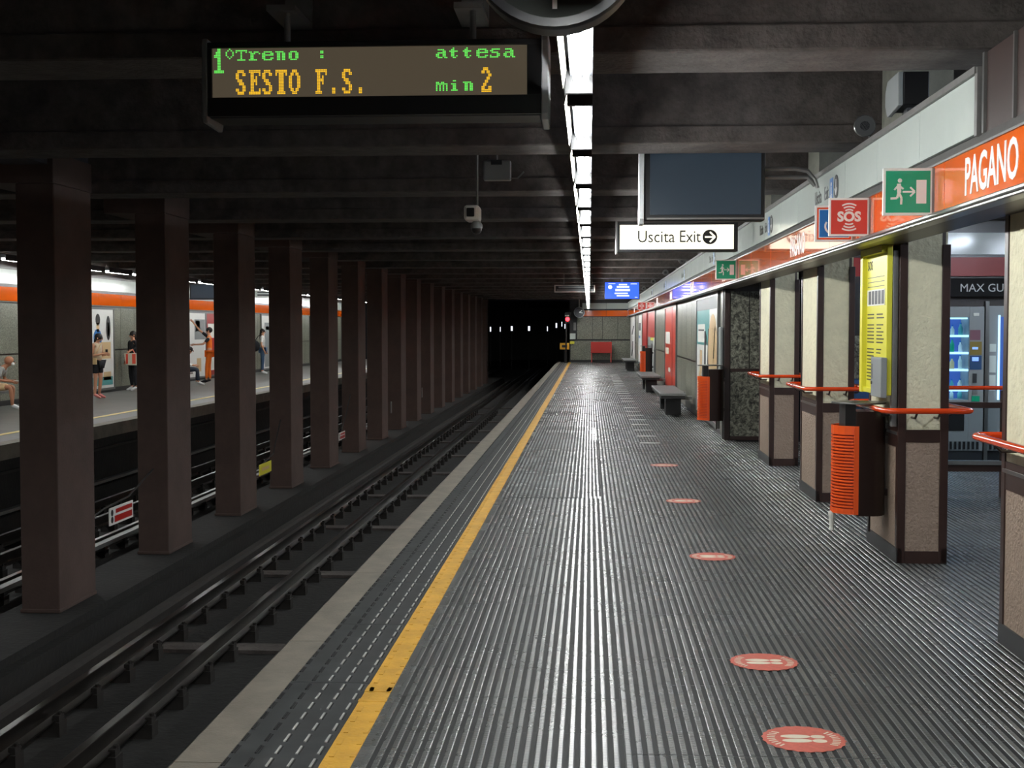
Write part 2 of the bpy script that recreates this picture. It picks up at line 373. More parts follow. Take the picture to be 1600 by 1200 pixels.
# ---------------------------------------------------------------- pillars between the tracks
cap0=None
pil=thing('pillar',(-5.43,12.6,-1.12),'nearest brown square pillar of the row between the tracks','pillar','pillars between the tracks','structure')
obj('shaft',MB().box(-5.615,-5.23,12.6,13.56,-1.12,3.12),M['pillar'],pil,bevel=.012)
obj('capital',MB().box(-6.0,-5.225,12.58,13.58,3.12,3.42),M['pillar'],pil,bevel=.01)
obj('plinth',MB().box(-5.63,-5.222,12.59,13.57,-1.12,-1.08),M['pillar'],pil,bevel=.01)
for k in range(-9,17):
    if k==0: continue
    lab=('%s brown square pillar from the near end of the row between the tracks'%nth(k+1)) if k>0 else ('brown pillar out of frame %s before the row'%nth(-k))
    if k>0: dup(pil,(-5.43,12.6+BAY*k,-1.12),lab)
    else: dup(pil,(-5.43,12.6+BAY*k,-1.12),lab)
obj('spine_beam',MB().box(-5.72,-5.28,YB,75,3.3,3.8),M['ceiling'],label='dark lengthwise beam over the row of pillars',cat='beam',kind='structure')
# ---------------------------------------------------------------- ceiling, beams
obj('ceiling',MB().box(-14,9,YB,130,3.8,4.0),M['ceiling'],label='dark sooty concrete ceiling slab',cat='ceiling',kind='structure')
for k in range(-8,18):
    y0=6.87+BAY*k
    lab='%s dark concrete ceiling beam, counted from just behind the train indicator'%nth(k+1) if k>=0 else '%s ceiling beam behind the photographer'%nth(-k)
    b=obj('beam',MB().box(-14,9,y0,y0+.55,3.12,3.8).box(-14,9,y0-.025,y0,3.12,3.26),M['concrete'],label=lab,cat='beam',group='ceiling beams across the station',kind='structure',bevel=.012)
# ---------------------------------------------------------------- right side: columns with dado, posts and orange rail
def column():
    x0,x1,L=0,.36,1.0
    c=thing('column',(2.22,9.58,0),'beige stucco column with brown posts holding the yellow notice and the nearest litter bin','column','stucco columns along the platform','structure')
    def B(name,mb,m,bevel=0,label=None,smooth=False):
        mb.v=[(p[0]+2.22,p[1]+9.58,p[2]) for p in mb.v]
        return obj(name,mb,m,c,bevel=bevel,label=label,smooth=smooth)
    B('core',MB().box(.03,.33,.03,L-.03,0,2.6),M['concrete']); B('upper_shaft',MB().box(.0,.36,.0,.64,2.56,3.8).box(.0,.36,.64,L,2.56,3.12),mat('grey_concrete',(120,120,110),.85,noise=.12,nscale=6,bump=.6,bscale=30))
    for (px,py) in ((0,0),(.30,0),(0,L-.06),(.30,L-.06)):
        B('corner_post',MB().box(px,px+.06,py,py+.06,0,2.30),M['brown'],.004)
    # panels: front/back, sides
    for yy in (.008,L-.03):
        B('cream_panel',MB().box(.06,.30,yy,yy+.022,.97,2.5),M['cream'])
        B('tan_panel',MB().box(.06,.30,yy,yy+.022,.09,.88),M['tan'])
        B('crossbar',MB().box(.06,.30,yy-.006,yy+.02,.88,.97).box(.06,.30,yy-.006,yy+.02,0,.09),M['brown'])
    for xx in (.008,.33):
        B('cream_panel',MB().box(xx,xx+.022,.06,L-.06,.97,2.5),M['cream'])
        B('tan_panel',MB().box(xx,xx+.022,.06,L-.06,.11,.84),M['tan'])
        B('crossbar',MB().box(xx-.004,xx+.02,.06,L-.06,.84,.93).box(xx-.004,xx+.02,.06,L-.06,.95,.99),M['brown'])
        B('skirting',MB().box(xx-.012,xx+.03,.0,L,0,.11),M['skirt'])
        B('steel_strip',MB().box(xx-.012,xx+.03,.03,L-.03,.93,.95),M['steel'])
    # rail: rounded rectangle loop
    R=.09; a0,a1,b0,b1=-.13,.49,-.16,L+.10; path=[]
    for (cx,cy,s) in ((a1-R,b0+R,-PI/2),(a1-R,b1-R,0),(a0+R,b1-R,PI/2),(a0+R,b0+R,PI)):
        for i in range(7):
            w=s+i*PI/12; path.append((cx+R*math.cos(w),cy+R*math.sin(w),1.115))
    path.append(path[0]); path.append(path[1])
    B('handrail',MB().tube(path,.021,10,cap=False),M['orangerail'],smooth=True)
    mb=MB()
    for (px,py,qx,qy) in ((-.13,.25,.0,.25),(-.13,.75,0,.75),(.49,.25,.36,.25),(.49,.75,.36,.75),(.10,-.16,.10,.01),(.26,-.16,.26,.01)):
        mb.tube([(px,py,1.11),(px*.6+qx*.4,py*.6+qy*.4,1.06),(qx,qy,1.06)],.009,6)
    B('bracket',mb,M['darkbrown'],smooth=True)
    return c
col0=column()
COLS=[(-1,'nearest beige stucco column at the right edge of the picture'),(1,'beige stucco column just beyond the one with the yellow notice'),(2,'farthest beige stucco column, next to the speckled stone wall end')]
for k,lab in COLS: dup(col0,(2.22,9.58+BAY*k,0),lab)
dup(col0,(2.22,9.58-2*BAY,0),'beige stucco column nearest the photographer, outside the picture')
# soffit + bands (trim)
XB=1.9
def band_panels(tr,name,m,z0,z1,w,y0,y1,th=.025,x=XB):
    me=meshof(name,MB().box(x,x+th,0,w-.008,z0,z1),m); y=y0
    while y<y1: piece(me,name,tr,(0,y,0)); y+=w
tr1=obj('trim_1',MB().box(XB+.03,2.22,YB,YEND,2.30,2.62),M['brown'],label='long glossy orange fascia band with white lettering above the columns',cat='fascia',kind='structure')
band_panels(tr1,'orange_panel',M['orange'],2.33,2.59,1.69,-2.93+.0,YEND-1.6)
obj('steel_rail',MB().box(XB-.035,XB+.05,YB,YEND,2.285,2.33).box(XB-.045,XB-.01,YB,YEND,2.30,2.312),M['steel'],tr1,bevel=.006)
obj('top_bead',MB().box(XB-.012,XB+.03,YB,YEND,2.59,2.602),M['steel'],tr1)
tr2=obj('trim_2',MB().box(XB+.06,2.16,6.72,YEND,2.60,3.0),M['darkgrey'],label='long pale upper fascia band with exit lettering',cat='fascia',kind='structure')
obj('grey_ledge',MB().prism([(XB,2.602),(XB+.2,2.602),(XB+.2,2.67),(XB+.05,2.67)],'y',YB,YEND),M['greyledge'],tr2)
me=meshof('pale_panel',MB().box(XB+.03,XB+.055,0,1.118,2.675,2.968),M['whitepanel'])
yy=6.76
while yy<YEND-.8: piece(me,'pale_panel',tr2,(0,yy,0)); yy+=1.126
obj('top_trim',MB().box(XB+.01,XB+.2,6.72,YEND,2.97,3.005),M['greyledge'],tr2)
obj('end_trim',MB().box(XB+.02,XB+.2,6.70,6.745,2.66,3.0),M['greyledge'],tr2)
bp=obj('trim_3',MB().box(XB+.05,XB+.10,5.2,6.66,2.665,3.06),M['brown'],label='dark brown blanking panel right of the pale fascia band',cat='panel',kind='structure')
obj('divider_strip',MB().box(XB+.035,XB+.06,6.18,6.2,2.665,3.06).box(XB+.035,XB+.06,6.64,6.67,2.665,3.06),M['steel'],bp)
# PAGANO lettering, repeated
for i,yc in enumerate((6.40,12.2,18.6,24.6,30.9,37.2,44.0,50.0,56.0)):
    text('PAGANO',.265,M['white'],tr1,frameX(XB-.001,yc,2.455),.0015,sx=.76,bold=.004,label='white station name lettering')
for i,yc in enumerate((11.03,14.7,21.0,27.4,34.0,41.0)):
    text('Uscita',.16,M['ink'],tr2,frameX(XB+.029,yc+.26,2.80),.001,sx=.78,bold=.001)
    text('Exit',.16,M['darkgrey'],tr2,frameX(XB+.029,yc-.12,2.80),.001,sx=.78)
    F=frameX(XB+.029,yc-.35,2.80); obj('lift_symbol',merge(flat(rect(-.07,.07,-.1,.1),F,.002)),M['blue'],tr2)
    obj('lift_figure',merge(flat(circ(0,.05,.018,12),F,.004),flat(rect(-.012,.012,-.03,.03),F,.004),flat(arc(0,-.03,.04,.014,PI,2*PI),F,.004)),M['white'],tr2)
    F=frameX(XB+.029,yc-.55,2.81); obj('arrow_disc',flat(circ(0,0,.095),F,.002),M['ink'],tr2)
    obj('arrow',merge(flat(bar(0,.06,0,-.06,.016),F,.004),flat(bar(-.045,-.01,0,-.06,.016),F,.0045),flat(bar(.045,-.01,0,-.06,.016),F,.005)),M['white'],tr2)
# ---------------------------------------------------------------- right wall beyond the columns
DY=20.1; XW=2.06
wr=obj('wall_right',MB().box(XW+.02,2.9,DY+.03,YEND,0,2.33),M['darkbrown'],label='right platform wall of granite slabs, posters and benches',cat='wall',kind='structure')
obj('upper_wall',MB().box(2.2,2.9,DY,YEND,2.33,3.8),M['concrete'],wr)
def slabs(y0,y1,n,low=True):
    w=(y1-y0)/n
    for i in range(n):
        a,b=y0+i*w+.01,y0+(i+1)*w-.01
        obj('granite_slab',MB().box(XW,XW+.03,a,b,1.07,2.29),M['stone2'],wr)
        obj('granite_slab',MB().box(XW,XW+.03,a,b,.06,1.03),M['stone2'],wr)
for a,b,n in ((25.3,31.0,4),(35.8,41.0,3),(55.3,58.9,3),(66.2-.1,66.2,1)): slabs(a,b,n)
slabs(20.35,20.85,1); slabs(50.2,51,1)
# stone end face towards the camera
for (a,b) in ((2.14,2.415),(2.43,2.72)):
    obj('stone_slab',MB().box(a,b,DY,DY+.03,1.09,2.26),M['stone'],wr)
obj('stone_slab',MB().box(2.14,2.72,DY,DY+.03,.06,1.04),M['stone'],wr)
obj('corner_post',MB().box(2.05,2.13,DY-.01,DY+.08,0,2.3).box(2.73,2.80,DY-.01,DY+.05,0,2.3).box(2.13,2.73,DY-.005,DY+.04,1.04,1.09).box(2.13,2.73,DY-.005,DY+.04,0,.06),M['brown'],wr,bevel=.004)
obj('steel_profile',MB().box(XW-.03,XW+.02,DY+.12,DY+.24,0,2.3),M['steel'],wr,bevel=.01)
lampbox=obj('notice_case',MB().box(XW-.07,XW-.03,DY+.05,DY+.30,.98,1.72),M['greyplastic'],label='slim grey wall box on the wall corner above the second litter bin',cat='wall box',bevel=.01)
obj('cover',MB().box(XW-.075,XW-.07,DY+.07,DY+.28,1.0,1.70),M['whitepanel'],lampbox)
# posters
def poster(y0,y1,label,field,shapes,cat='poster',frame='steel',z0=.1,z1=2.3):
    p=thing('poster',(XW,(y0+y1)/2,z0),label,cat)
    f=.07
    obj('frame',MB().box(XW-.035,XW+.02,y0,y0+f,z0,z1).box(XW-.035,XW+.02,y1-f,y1,z0,z1).box(XW-.035,XW+.02,y0+f,y1-f,z0,z0+f).box(XW-.035,XW+.02,y0+f,y1-f,z1-f,z1),M[frame],p)
    obj('sheet',MB().box(XW-.015,XW+.015,y0+f,y1-f,z0+f,z1-f),M[field],p)
    for (u0,u1,v0,v1,m,sh) in shapes:
        # u: 0 = far edge (left in view) ... 1 = near edge ; v up
        W=y1-y0-2*f; Hh=z1-z0-2*f; F=frameX(XW-.015,y1-f,z0+f)
        if sh=='r': poly=rect(u0*W,u1*W,v0*Hh,v1*Hh)
        elif sh=='e': poly=circ((u0+u1)/2*W,(v0+v1)/2*Hh,(u1-u0)/2*W,20,(v1-v0)/2*Hh)
        elif sh=='s': poly=[(u0*W,v0*Hh),((u0+(u1-u0)*.4)*W,v0*Hh),(u1*W,v1*Hh),((u0+(u1-u0)*.6)*W,v1*Hh)]
        elif sh=='z': poly=[(u0*W,v0*Hh),((u0+(u1-u0)*.4)*W,v0*Hh),((u0+(u1-u0)*.9)*W,(v0*.5+v1*.5)*Hh),(u1*W*.9+u0*W*.1,v1*Hh),((u0+(u1-u0)*.5)*W,v1*Hh),((u0+(u1-u0)*.5)*W,(v0*.5+v1*.5)*Hh)]
        obj('print',flat(poly,F,.002+.001*(len(p.children)%3)),M[m],p)
    return p
poster(21.0,25.2,'tall poster with a teal top, white card and striped shapes, behind the second litter bin','white',
 [(0,1,.9,1,'greyplastic','r'),(0,.62,.60,.9,'teal','r'),(.04,.42,.62,.78,'paper','r'),(.08,.38,.72,.735,'ink','r'),(.08,.38,.66,.675,'ink','r'),
  (.02,.3,.2,.55,'sand','z'),(.3,.48,.1,.72,'ink','z'),(.42,.5,.12,.7,'white','z'),(.50,.62,.1,.74,'ink','s'),(.58,.98,.25,.86,'sand','e'),(.66,.92,.0,.35,'purple','r'),(.72,.86,.45,.8,'hairbrown','e'),(.8,.9,.5,.75,'ink','s')])
poster(31.1,35.7,'tall plain orange-red poster with two small pale notices','orangeposter',[(.05,.45,.55,.7,'paper','r'),(.05,.35,.42,.5,'stickerwhite','r'),(.3,.5,.2,.26,'paper','e'),(.6,.7,0,1,'red','r')])
poster(41.1,46.1,'tall poster with a small yellow card, reddish top and grey figures','greyplastic',[(0,1,.6,1,'red','r'),(.35,.75,.55,.7,'yellowsign','r'),(.2,.7,.05,.5,'ink','z'),(.6,.95,.1,.6,'white','s')])
poster(51.2,55.1,'tall white poster beyond the third litter bin','white',[(.1,.6,.7,.85,'ink','r'),(.1,.5,.55,.6,'blue','r')])
poster(59.1,66.0,'far white poster with black shapes near the end wall','white',[(.2,.7,.1,.45,'ink','z'),(.3,.8,.6,.8,'ink','s')])
obj('fire_post',MB().box(XW-.06,XW+.015,46.4,50.0,.95,2.29),M['deepred'],label='dark red wall panel above the third litter bin',cat='panel',bevel=.01)
# ---------------------------------------------------------------- benches
def bench():
    b=thing('bench',(1.36,25.3,0),'nearest dark stone slab bench, in front of the orange-red poster','bench','benches along the right wall')
    obj('seat',MB().box(1.36,1.86,25.3,28.9,.40,.45),M['dullsteel'],b,bevel=.01)
    obj('seat_rim',MB().box(1.38,1.84,25.33,28.87,.35,.40),M['black'],b)
    for yy in (25.9,27.8): obj('leg',MB().box(1.50,1.80,yy,yy+.45,0,.35),M['black'],b,bevel=.01)
    obj('wall_bracket',MB().box(1.80,2.02,25.9,26.2,.30,.36).box(1.80,2.02,27.9,28.2,.30,.36),M['dullsteel'],b)
    return b
b0=bench(); dup(b0,(1.36,34.5,0),'second dark slab bench, beyond the orange-red poster'); dup(b0,(1.36,52.3,0),'farthest dark slab bench, near the end wall')
# ---------------------------------------------------------------- litter bins
def bin_(lab):
    t=thing('litter_bin',(1.82,9.80,.30),lab,'litter bin','orange and brown litter bins')
    x0,y0,z0=1.82,9.8,.31; D=.36
    # brown back shell : straight front edge, round back
    def ring(xa,xb,yh,n=10):
        # half ellipse towards +x from xa to xb, half depth yh
        return [(xa+(xb-xa)*math.sin(PI*i/n),-yh*math.cos(PI*i/n)) for i in range(n+1)]
    cy=y0+D/2
    out=[(1.975,cy-D/2)]+[(2.10+.115*math.sin(PI*i/10),cy-D/2*math.cos(PI*i/10)) for i in range(11)]+[(1.975,cy+D/2)]
    obj('body',MB().prism(out,'z',.31,1.085),M['darkbrown'],t,smooth=True)
    obj('liner',MB().prism([(1.90,cy-.12),(1.976,cy-.12),(1.976,cy+.12),(1.90,cy+.12)],'z',.33,1.137),M['black'],t)
    # orange perforated basket: curved sheet built from slats
    n=10; fo=[(1.99-.17*math.sin(PI*i/n),cy-D/2*1.0*math.cos(PI*i/n)) for i in range(n+1)]
    fi=[(1.99-.158*math.sin(PI*i/n),cy-(D/2-.012)*math.cos(PI*i/n)) for i in range(n+1)]
    sh=t_sh=obj('basket_front',MB().prism(fi+[(x-.002,y) for x,y in fo][::-1],'z',.32,.36).prism(fi+fo[::-1],'z',.925,.977),M['orangebin'],t,smooth=False)
    inner=[(1.99-.150*math.sin(PI*i/n),cy-(D/2-.02)*math.cos(PI*i/n)) for i in range(n+1)]
    obj('basket_lining',MB().prism(inner+[(x+.004,y) for x,y in inner][::-1],'z',.33,.94),M['red'],t)
    sl=MB(); k=24; dz=(.925-.36)/k
    for i in range(k):
        sl.prism(fi+fo[::-1],'z',.36+i*dz+dz*.42,.36+(i+1)*dz)
    obj('slotted_slats',sl,M['orangebin'],t)['kind']='stuff'
    obj('side_strip',MB().box(1.955,1.99,cy-D/2-.003,cy-D/2+.01,.32,.977),M['orangebin'],t); obj('side_strip',MB().box(1.955,1.99,cy+D/2-.01,cy+D/2+.003,.32,.977),M['orangebin'],t)
    pl=[(2.02+.20*math.cos(2*PI*i/28),cy+.20*math.sin(2*PI*i/28)) for i in range(28)]
    lid=obj('ash_plate',MB().prism(pl,'z',1.137,1.15),M['steel'],t,bevel=.003)
    obj('ash_grid',MB().box(1.97,2.09,cy-.08,cy+.04,1.15,1.153),M['black'],lid)
    obj('fixing_arm',MB().box(2.12,2.235,cy-.06,cy+.06,.45,.5).box(2.12,2.235,cy-.06,cy+.06,.9,.95).box(2.10,2.115,cy-.01,cy+.01,.17,.31),M['darkbrown'],t)
    return t
bn=bin_('orange and brown litter bin on the column with the yellow notice')
dup(bn,(1.63,19.78,.30),'second litter bin, at the corner of the speckled stone wall end')
dup(bn,(1.60,41.6,.30),'third litter bin, far along the wall below the dark red panel')
bg=MB().lathe([(.022,0),(.026,-.02),(.018,-.07),(.016,-.12),(.022,-.14),(.012,-.145)],(1.826,9.97,.325),n=10)
obj('paper_scrap',bg,M['paper'],label='crumpled white paper hanging under the nearest litter bin',cat='litter')
# ---------------------------------------------------------------- yellow SOS notice and grey box on the column
ys=thing('yellow_notice',(2.15,9.95,1.2),'tall bright yellow emergency notice board on the second column','notice board')
obj('board',MB().box(2.135,2.175,9.60,10.34,1.215,2.30),M['yellowsign'],ys,bevel=.005)
obj('raised_edge',MB().box(2.10,2.175,10.28,10.36,1.21,2.31).box(2.115,2.135,9.62,10.28,1.215,1.25),M['yellowsign'],ys)
obj('top_shade',MB().box(2.10,2.14,9.62,10.28,2.25,2.31),M['yellowsign'],ys)
F=frameX(2.135,10.26,2.17); text('SOS',.10,M['ink'],ys,frameX(2.134,10.16,2.17),.001)
ln=MB()
def line(y0,y1,z,h=.009): ln.box(2.1325,2.135,y0,y1,z,z+h)
for z in (2.08,2.045,2.01): line(9.68,10.24,z,.004)
random.seed(3)
zz=1.80
while zz>1.28:
    if random.random()>.12:
        line(10.02-.0*random.random(),10.24,zz); 
        if zz>1.50: line(9.68+random.uniform(0,.12),9.92,zz)
        elif zz<1.45: pass
    zz-=.026
obj('text_lines',ln,M['ink'],ys)
obj('picture_card',MB().box(2.1322,2.135,9.66,10.25,1.87,1.99),M['paper'],ys)
mbp=MB()
for i in range(5): mbp.box(2.131,2.1322,9.68+i*.11,9.76+i*.11,1.88,1.98)
obj('pictogram',mbp,M['darkgrey'],ys)
gb=thing('steel_box',(2.14,9.7,1.2),'flat grey metal box partly covering the bottom of the yellow notice','control box')
obj('body',MB().box(2.09,2.134,9.56,9.90,1.20,1.49),M['greyplastic'],gb,bevel=.006)
obj('lock',MB().lathe([(.012,0),(.012,-.008)],(2.09,9.86,1.30),'x',10),M['steel'],gb)
obj('side_slot',MB().box(2.088,2.09,9.84,9.88,1.33,1.44),M['dullsteel'],gb)
obj('conduit',MB().box(2.178,2.218,9.60,9.66,.99,2.26),M['dullsteel'],label='grey cable conduit on the second column beside the yellow notice',cat='conduit',bevel=.005)
# ---------------------------------------------------------------- projecting safety signs
def flag_sign(y,lab,face,draw,x0=1.62,x1=1.893,z0=2.325,z1=2.585,cat='sign'):
    s=thing('flag_sign',((x0+x1)/2,y,z0),lab,cat)
    obj('plate',MB().box(x0,x1,y-.008,y+.008,z0,z1),M['white'],s,bevel=.002)
    obj('edge_cap',MB().box(x1-.006,x1+.008,y-.012,y+.012,z0,z1),M['steel'],s)
    F=frameY((x0+x1)/2,y-.008,(z0+z1)/2); w=(x1-x0)/2-.015; h=(z1-z0)/2-.015
    obj('colour_field',flat(rect(-w,w,-h,h),F,.0012),M[face],s)
    draw(s,F@Matrix.Translation((0,0,.0012)),w,h)
    return s
def draw_exit(s,F,w,h):
    obj('doorway',flat(rect(.045,.10,-.065,.065),F),M['white'],s)
    fig=merge(flat(circ(-.045,.062,.012,12),F),flat(bar(-.05,.045,-.048,-.005,.022),F),flat(bar(-.05,.04,-.075,.01,.010),F,.0011),flat(bar(-.05,.035,-.025,.015,.010),F,.0012),
      flat(bar(-.05,-.005,-.035,-.035,.013),F,.0013),flat(bar(-.035,-.035,-.037,-.07,.012),F,.0014),flat(bar(-.05,-.003,-.06,-.035,.013),F,.0015),flat(bar(-.06,-.035,-.095,-.037,.012),F,.0016))
    obj('running_figure',fig,M['white'],s)
    obj('arrow',merge(flat(bar(-.03,0,.035,0,.010),F),flat(bar(.012,.025,.037,0,.010),F,.0011),flat(bar(.012,-.025,.037,0,.010),F,.0012)),M['white'],s)
def draw_sos(s,F,w,h):
    text('SOS',.09,M['white'],s,F,.001,bold=.004)
    mb=MB(); t=.001
    for r in (.055,.075,.095):
        for a in (PI/2,-PI/2):
            q=flat(arc(0,0,r,.010,a-.55,a+.55),F,t); mb.add(q.v,q.f)
    obj('sound_waves',mb,M['white'],s)
def draw_lift(s,F,w,h):
    obj('blue_field',flat(rect(-w+.012,w-.012,-h+.012,h-.012),F),M['white'],s)
    obj('blue_square',flat(rect(-w+.018,w-.018,-h+.018,h-.018),F,.002),M['blue'],s)
    G=F@Matrix.Translation((0,0,.002))
    obj('wheelchair_symbol',merge(flat(arc(-.01,-.02,.06,.014,PI*.8,PI*2),G),flat(bar(-.02,.05,-.02,-.01,.016),G),flat(bar(-.02,-.01,.04,-.01,.014),G,.0011),flat(bar(.04,-.01,.06,-.05,.014),G,.0012),flat(circ(-.02,.075,.014,12),G)),M['white'],s)
flag_sign(7.42,'large green running-man exit sign on the orange band','green',draw_exit)
flag_sign(9.07,'red square SOS sign on the orange band behind the large green exit sign','red',draw_sos)
flag_sign(9.62,'orange sign with blue wheelchair symbol half behind the red SOS sign','orangerail',draw_lift)
flag_sign(17.1,'small green running-man exit sign farther along the orange band','green',draw_exit)
flag_sign(44.5,'tiny far red SOS sign on the orange band','red',draw_sos)
# ---------------------------------------------------------------- hanging train indicator
DT=thing('train_indicator',(-1.04,6.4,2.73),'black hanging LED train indicator reading Sesto F.S., wait 2 minutes','display')
obj('housing',MB().box(-1.875,-.235,6.42,6.66,2.735,3.10),M['darkgrey'],DT,bevel=.01)
obj('bezel',MB().box(-1.875,-.235,6.395,6.42,2.74,2.832).box(-1.875,-.235,6.395,6.42,3.072,3.10).box(-1.875,-1.853,6.395,6.42,2.832,3.072).box(-.305,-.235,6.395,6.42,2.832,3.072),M['black'],DT,bevel=.003)
obj('led_panel',MB().box(-1.853,-.305,6.41,6.425,2.832,3.072),M['led_off'],DT)
lens=[]; 
for i in range(13):
    w=i/12; lens.append((6.37+.30*w,2.71+.0))
cap=[(6.39,2.705),(6.53,2.69),(6.67,2.705),(6.67,3.11),(6.53,3.125),(6.39,3.11)]
obj('end_cap',MB().prism([(6.385,2.74),(6.40,2.71),(6.66,2.70),(6.68,2.73),(6.68,3.10),(6.66,3.12),(6.40,3.12),(6.385,3.09)],'x',-.235,-.200),M['litcap'],DT,bevel=.006)
obj('end_cap',MB().prism([(6.385,2.74),(6.40,2.71),(6.66,2.70),(6.68,2.73),(6.68,3.10),(6.66,3.12),(6.40,3.12),(6.385,3.09)],'x',-1.90,-1.875),M['dullsteel'],DT,bevel=.006)
for xx in (-1.50,-.575):
    r=obj('hanger',MB().tube([(xx,6.5,3.10),(xx,6.5,3.26)],.016,10),M['dullsteel'],DT,smooth=True)
    obj('bracket',MB().box(xx-.09,xx+.05,6.44,6.88,3.26,3.29).box(xx-.09,xx+.05,6.84,6.87,3.29,3.42),M['dullsteel'],DT)
G7={'T':["#######","#..#..#","...#...","...#...","...#...","...#...",".#####."],'r':[".......","##.###.",".###..#",".##....",".##....",".##....","#####.."],
'e':[".......",".#####.","##...##","#######","##.....","##...##",".#####."],'n':[".......","#####..",".##.##.",".##.##.",".##.##.",".##.##.",".##.##."],
'o':[".......",".####..","##..##.","##..##.","##..##.","##..##.",".####.."],'a':[".......",".####..","....##.",".#####.","##..##.","##..##.",".###.##"],
't':["..#....",".##....","#####..",".##....",".##....",".##.#..","..##..."],'s':[".......",".#####.","##.....",".####..","....##.","#...##.","#####.."],
'm':[".......","##.##..","#######","#.#.#.#","#.#.#.#","#.#.#.#","#.#.#.#"],'i':["..##...",".......",".###...","..##...","..##...","..##...",".####.."],
':':[".......","..##...","..##...",".......","..##...","..##...","......."],'0':["..#..",".#.#.","#...#","#...#","#...#",".#.#.","..#.."]}
G8={'S':[".####.","##..##","##....",".###..","..###.","....##","##..##",".####."],'E':["#######",".##...#",".##.#..",".####..",".##.#..",".##....",".##...#","#######"],
'T':["#######","#.###.#","..###..","..###..","..###..","..###..","..###..",".#####."],'O':["..###..",".##.##.","##...##","##...##","##...##","##...##",".##.##.","..###.."],
'F':["#######",".##...#",".##.#..",".####..",".##.#..",".##....",".##....","####..."],'.':["......."]*6+["..##...","..##..."],
'2':["..###..",".##.##.",".....##","....##.","...##..","..##...",".##..##",".######"],'1':["..##..",".###..","####..","..##..","..##..","..##..","..##..","######"]}
def led(name,items,m):
    mb=MB(); px=1.548/188; pz=.240/32; x0=-1.853; zt=3.072; y=6.4095
    for (s,c0,r0,G,vs) in items:
        for k,ch in enumerate(s):
            if ch==' ': continue
            g=G[ch]
            for r,row_ in enumerate(g):
                for c,q in enumerate(row_):
                    if q!='#': continue
                    for t in range(vs):
                        cx=x0+(c0+8*k+c+.5)*px; cz=zt-(r0+r*vs+t+.5)*pz
                        mb.face([(cx-px*.43,y,cz-pz*.36),(cx+px*.43,y,cz-pz*.36),(cx+px*.43,y,cz+pz*.36),(cx-px*.43,y,cz+pz*.36)])
    obj(name,mb,m,DT)
for it in [('1',1,0,G8,2),('0',8,0,G7,1),('Treno',14,1,G7,1),(':',63,1,G7,1),('attesa',134,1,G7,1),('min',134,22,G7,1)]:
    for i,ch in enumerate(it[0]): led('green_letter',[(ch,it[1]+8*i)+it[2:]],M['ledgreen'])
for it in [('SESTO',14,14,G8,2),('F.S.',62,14,G8,2),('2',160,14,G8,2)]:
    for i,ch in enumerate(it[0]): led('amber_letter',[(ch,it[1]+8*i)+it[2:]],M['ledamber'])
# near round clock cut by the top of the frame
ck=thing('clock',(-.105,3.95,2.6),'large round double-sided clock cut off by the top of the picture','clock')
obj('case',MB().lathe([(.235,-.07),(.262,-.06),(.262,.06),(.235,.07)],(-.105,4.0,2.855),'y',48),M['black'],ck,smooth=True)
obj('rim',MB().lathe([(.235,-.071),(.262,-.074),(.268,-.06),(.268,-.05),(.235,-.05)],(-.105,4.0,2.855),'y',48),M['black'],ck,smooth=True)
obj('dial',MB().lathe([(.236,-.0715),(.236,-.066)],(-.105,4.0,2.855),'y',40),mat('dark_dial',(42,44,42),.9,spec=.1),ck)
mk=MB()
for i in (9,):
    a=i*PI/6; q=flat(bar(.17*math.cos(a),.17*math.sin(a),.21*math.cos(a),.21*math.sin(a),.014),frameY(-.105,3.928,2.855),.002); mk.add(q.v,q.f)
obj('hour_marks',mk,M['white'],ck)
for a,l,w in ((1.1,.17,.012),(-1.25,.17,.016)):
    obj('hand',flat(bar(0,0,l*math.cos(a),l*math.sin(a),w),frameY(-.105,3.926,2.855),.003),M['white'],ck)
obj('stem',MB().tube([(-.13,4.0,3.1),(-.13,4.0,3.8)],.02,10),M['dullsteel'],ck,smooth=True)
# ---------------------------------------------------------------- ceiling luminaires
def luminaire():
    L=thing('ceiling_light',(-.05,5.77,2.66),'','ceiling light','row of fluorescent ceiling lights over the near platform')
    y0,y1=5.76,7.12
    obj('housing',MB().box(-.082,.010,y0-.03,y1+.03,2.735,2.80),M['darkgrey'],L)
    obj('reflector_wing',MB().prism([(-.096,2.745),(-.110,2.671),(-.114,2.672),(-.100,2.747)],'y',y0-.02,y1-.06),M['reflector'],L)
    obj('tube',MB().tube([(-.052,y0,2.690),(-.052,y1,2.690)],.015,10),M['tube'],L,smooth=True)
    obj('tube',MB().tube([(-.016,y0+.10,2.708),(-.016,y1-.04,2.708)],.010,8),M['tube'],L,smooth=True)
    obj('lamp_holder_baffle',MB().box(-.100,.010,y0-.034,y0-.004,2.664,2.80),M['black'],L); obj('lamp_holder_baffle',MB().box(-.100,.010,y1+.004,y1+.034,2.664,2.80),M['black'],L)  # holders widened into end plates, shaped to keep tube light off the trunking
    return L
L0=luminaire()
L0['label']='second fluorescent ceiling light from the round clock, the row over the near platform'
k=-1
for k in range(-15,35):
    if k==0: continue
    n=k+2
    if n>=1: lab='%s fluorescent ceiling light from the round clock, the row over the near platform'%nth(n)
    else: lab='fluorescent ceiling light %s before the round clock, outside the picture'%nth(1-n)
    if 5.77+1.69*k+1.5<YEND-.5: dup(L0,(-.05,5.77+1.69*k,2.66),lab)
obj('light_trunking',MB().box(-.12,-.01,YB,YEND-2,2.80,2.86),M['black'],label='long dark trunking the ceiling lights hang on',cat='trunking')
tk=MB()
for k in range(-1,18): tk.box(-.07,-.04,7.1+BAY*k,7.16+BAY*k,2.86,3.13)
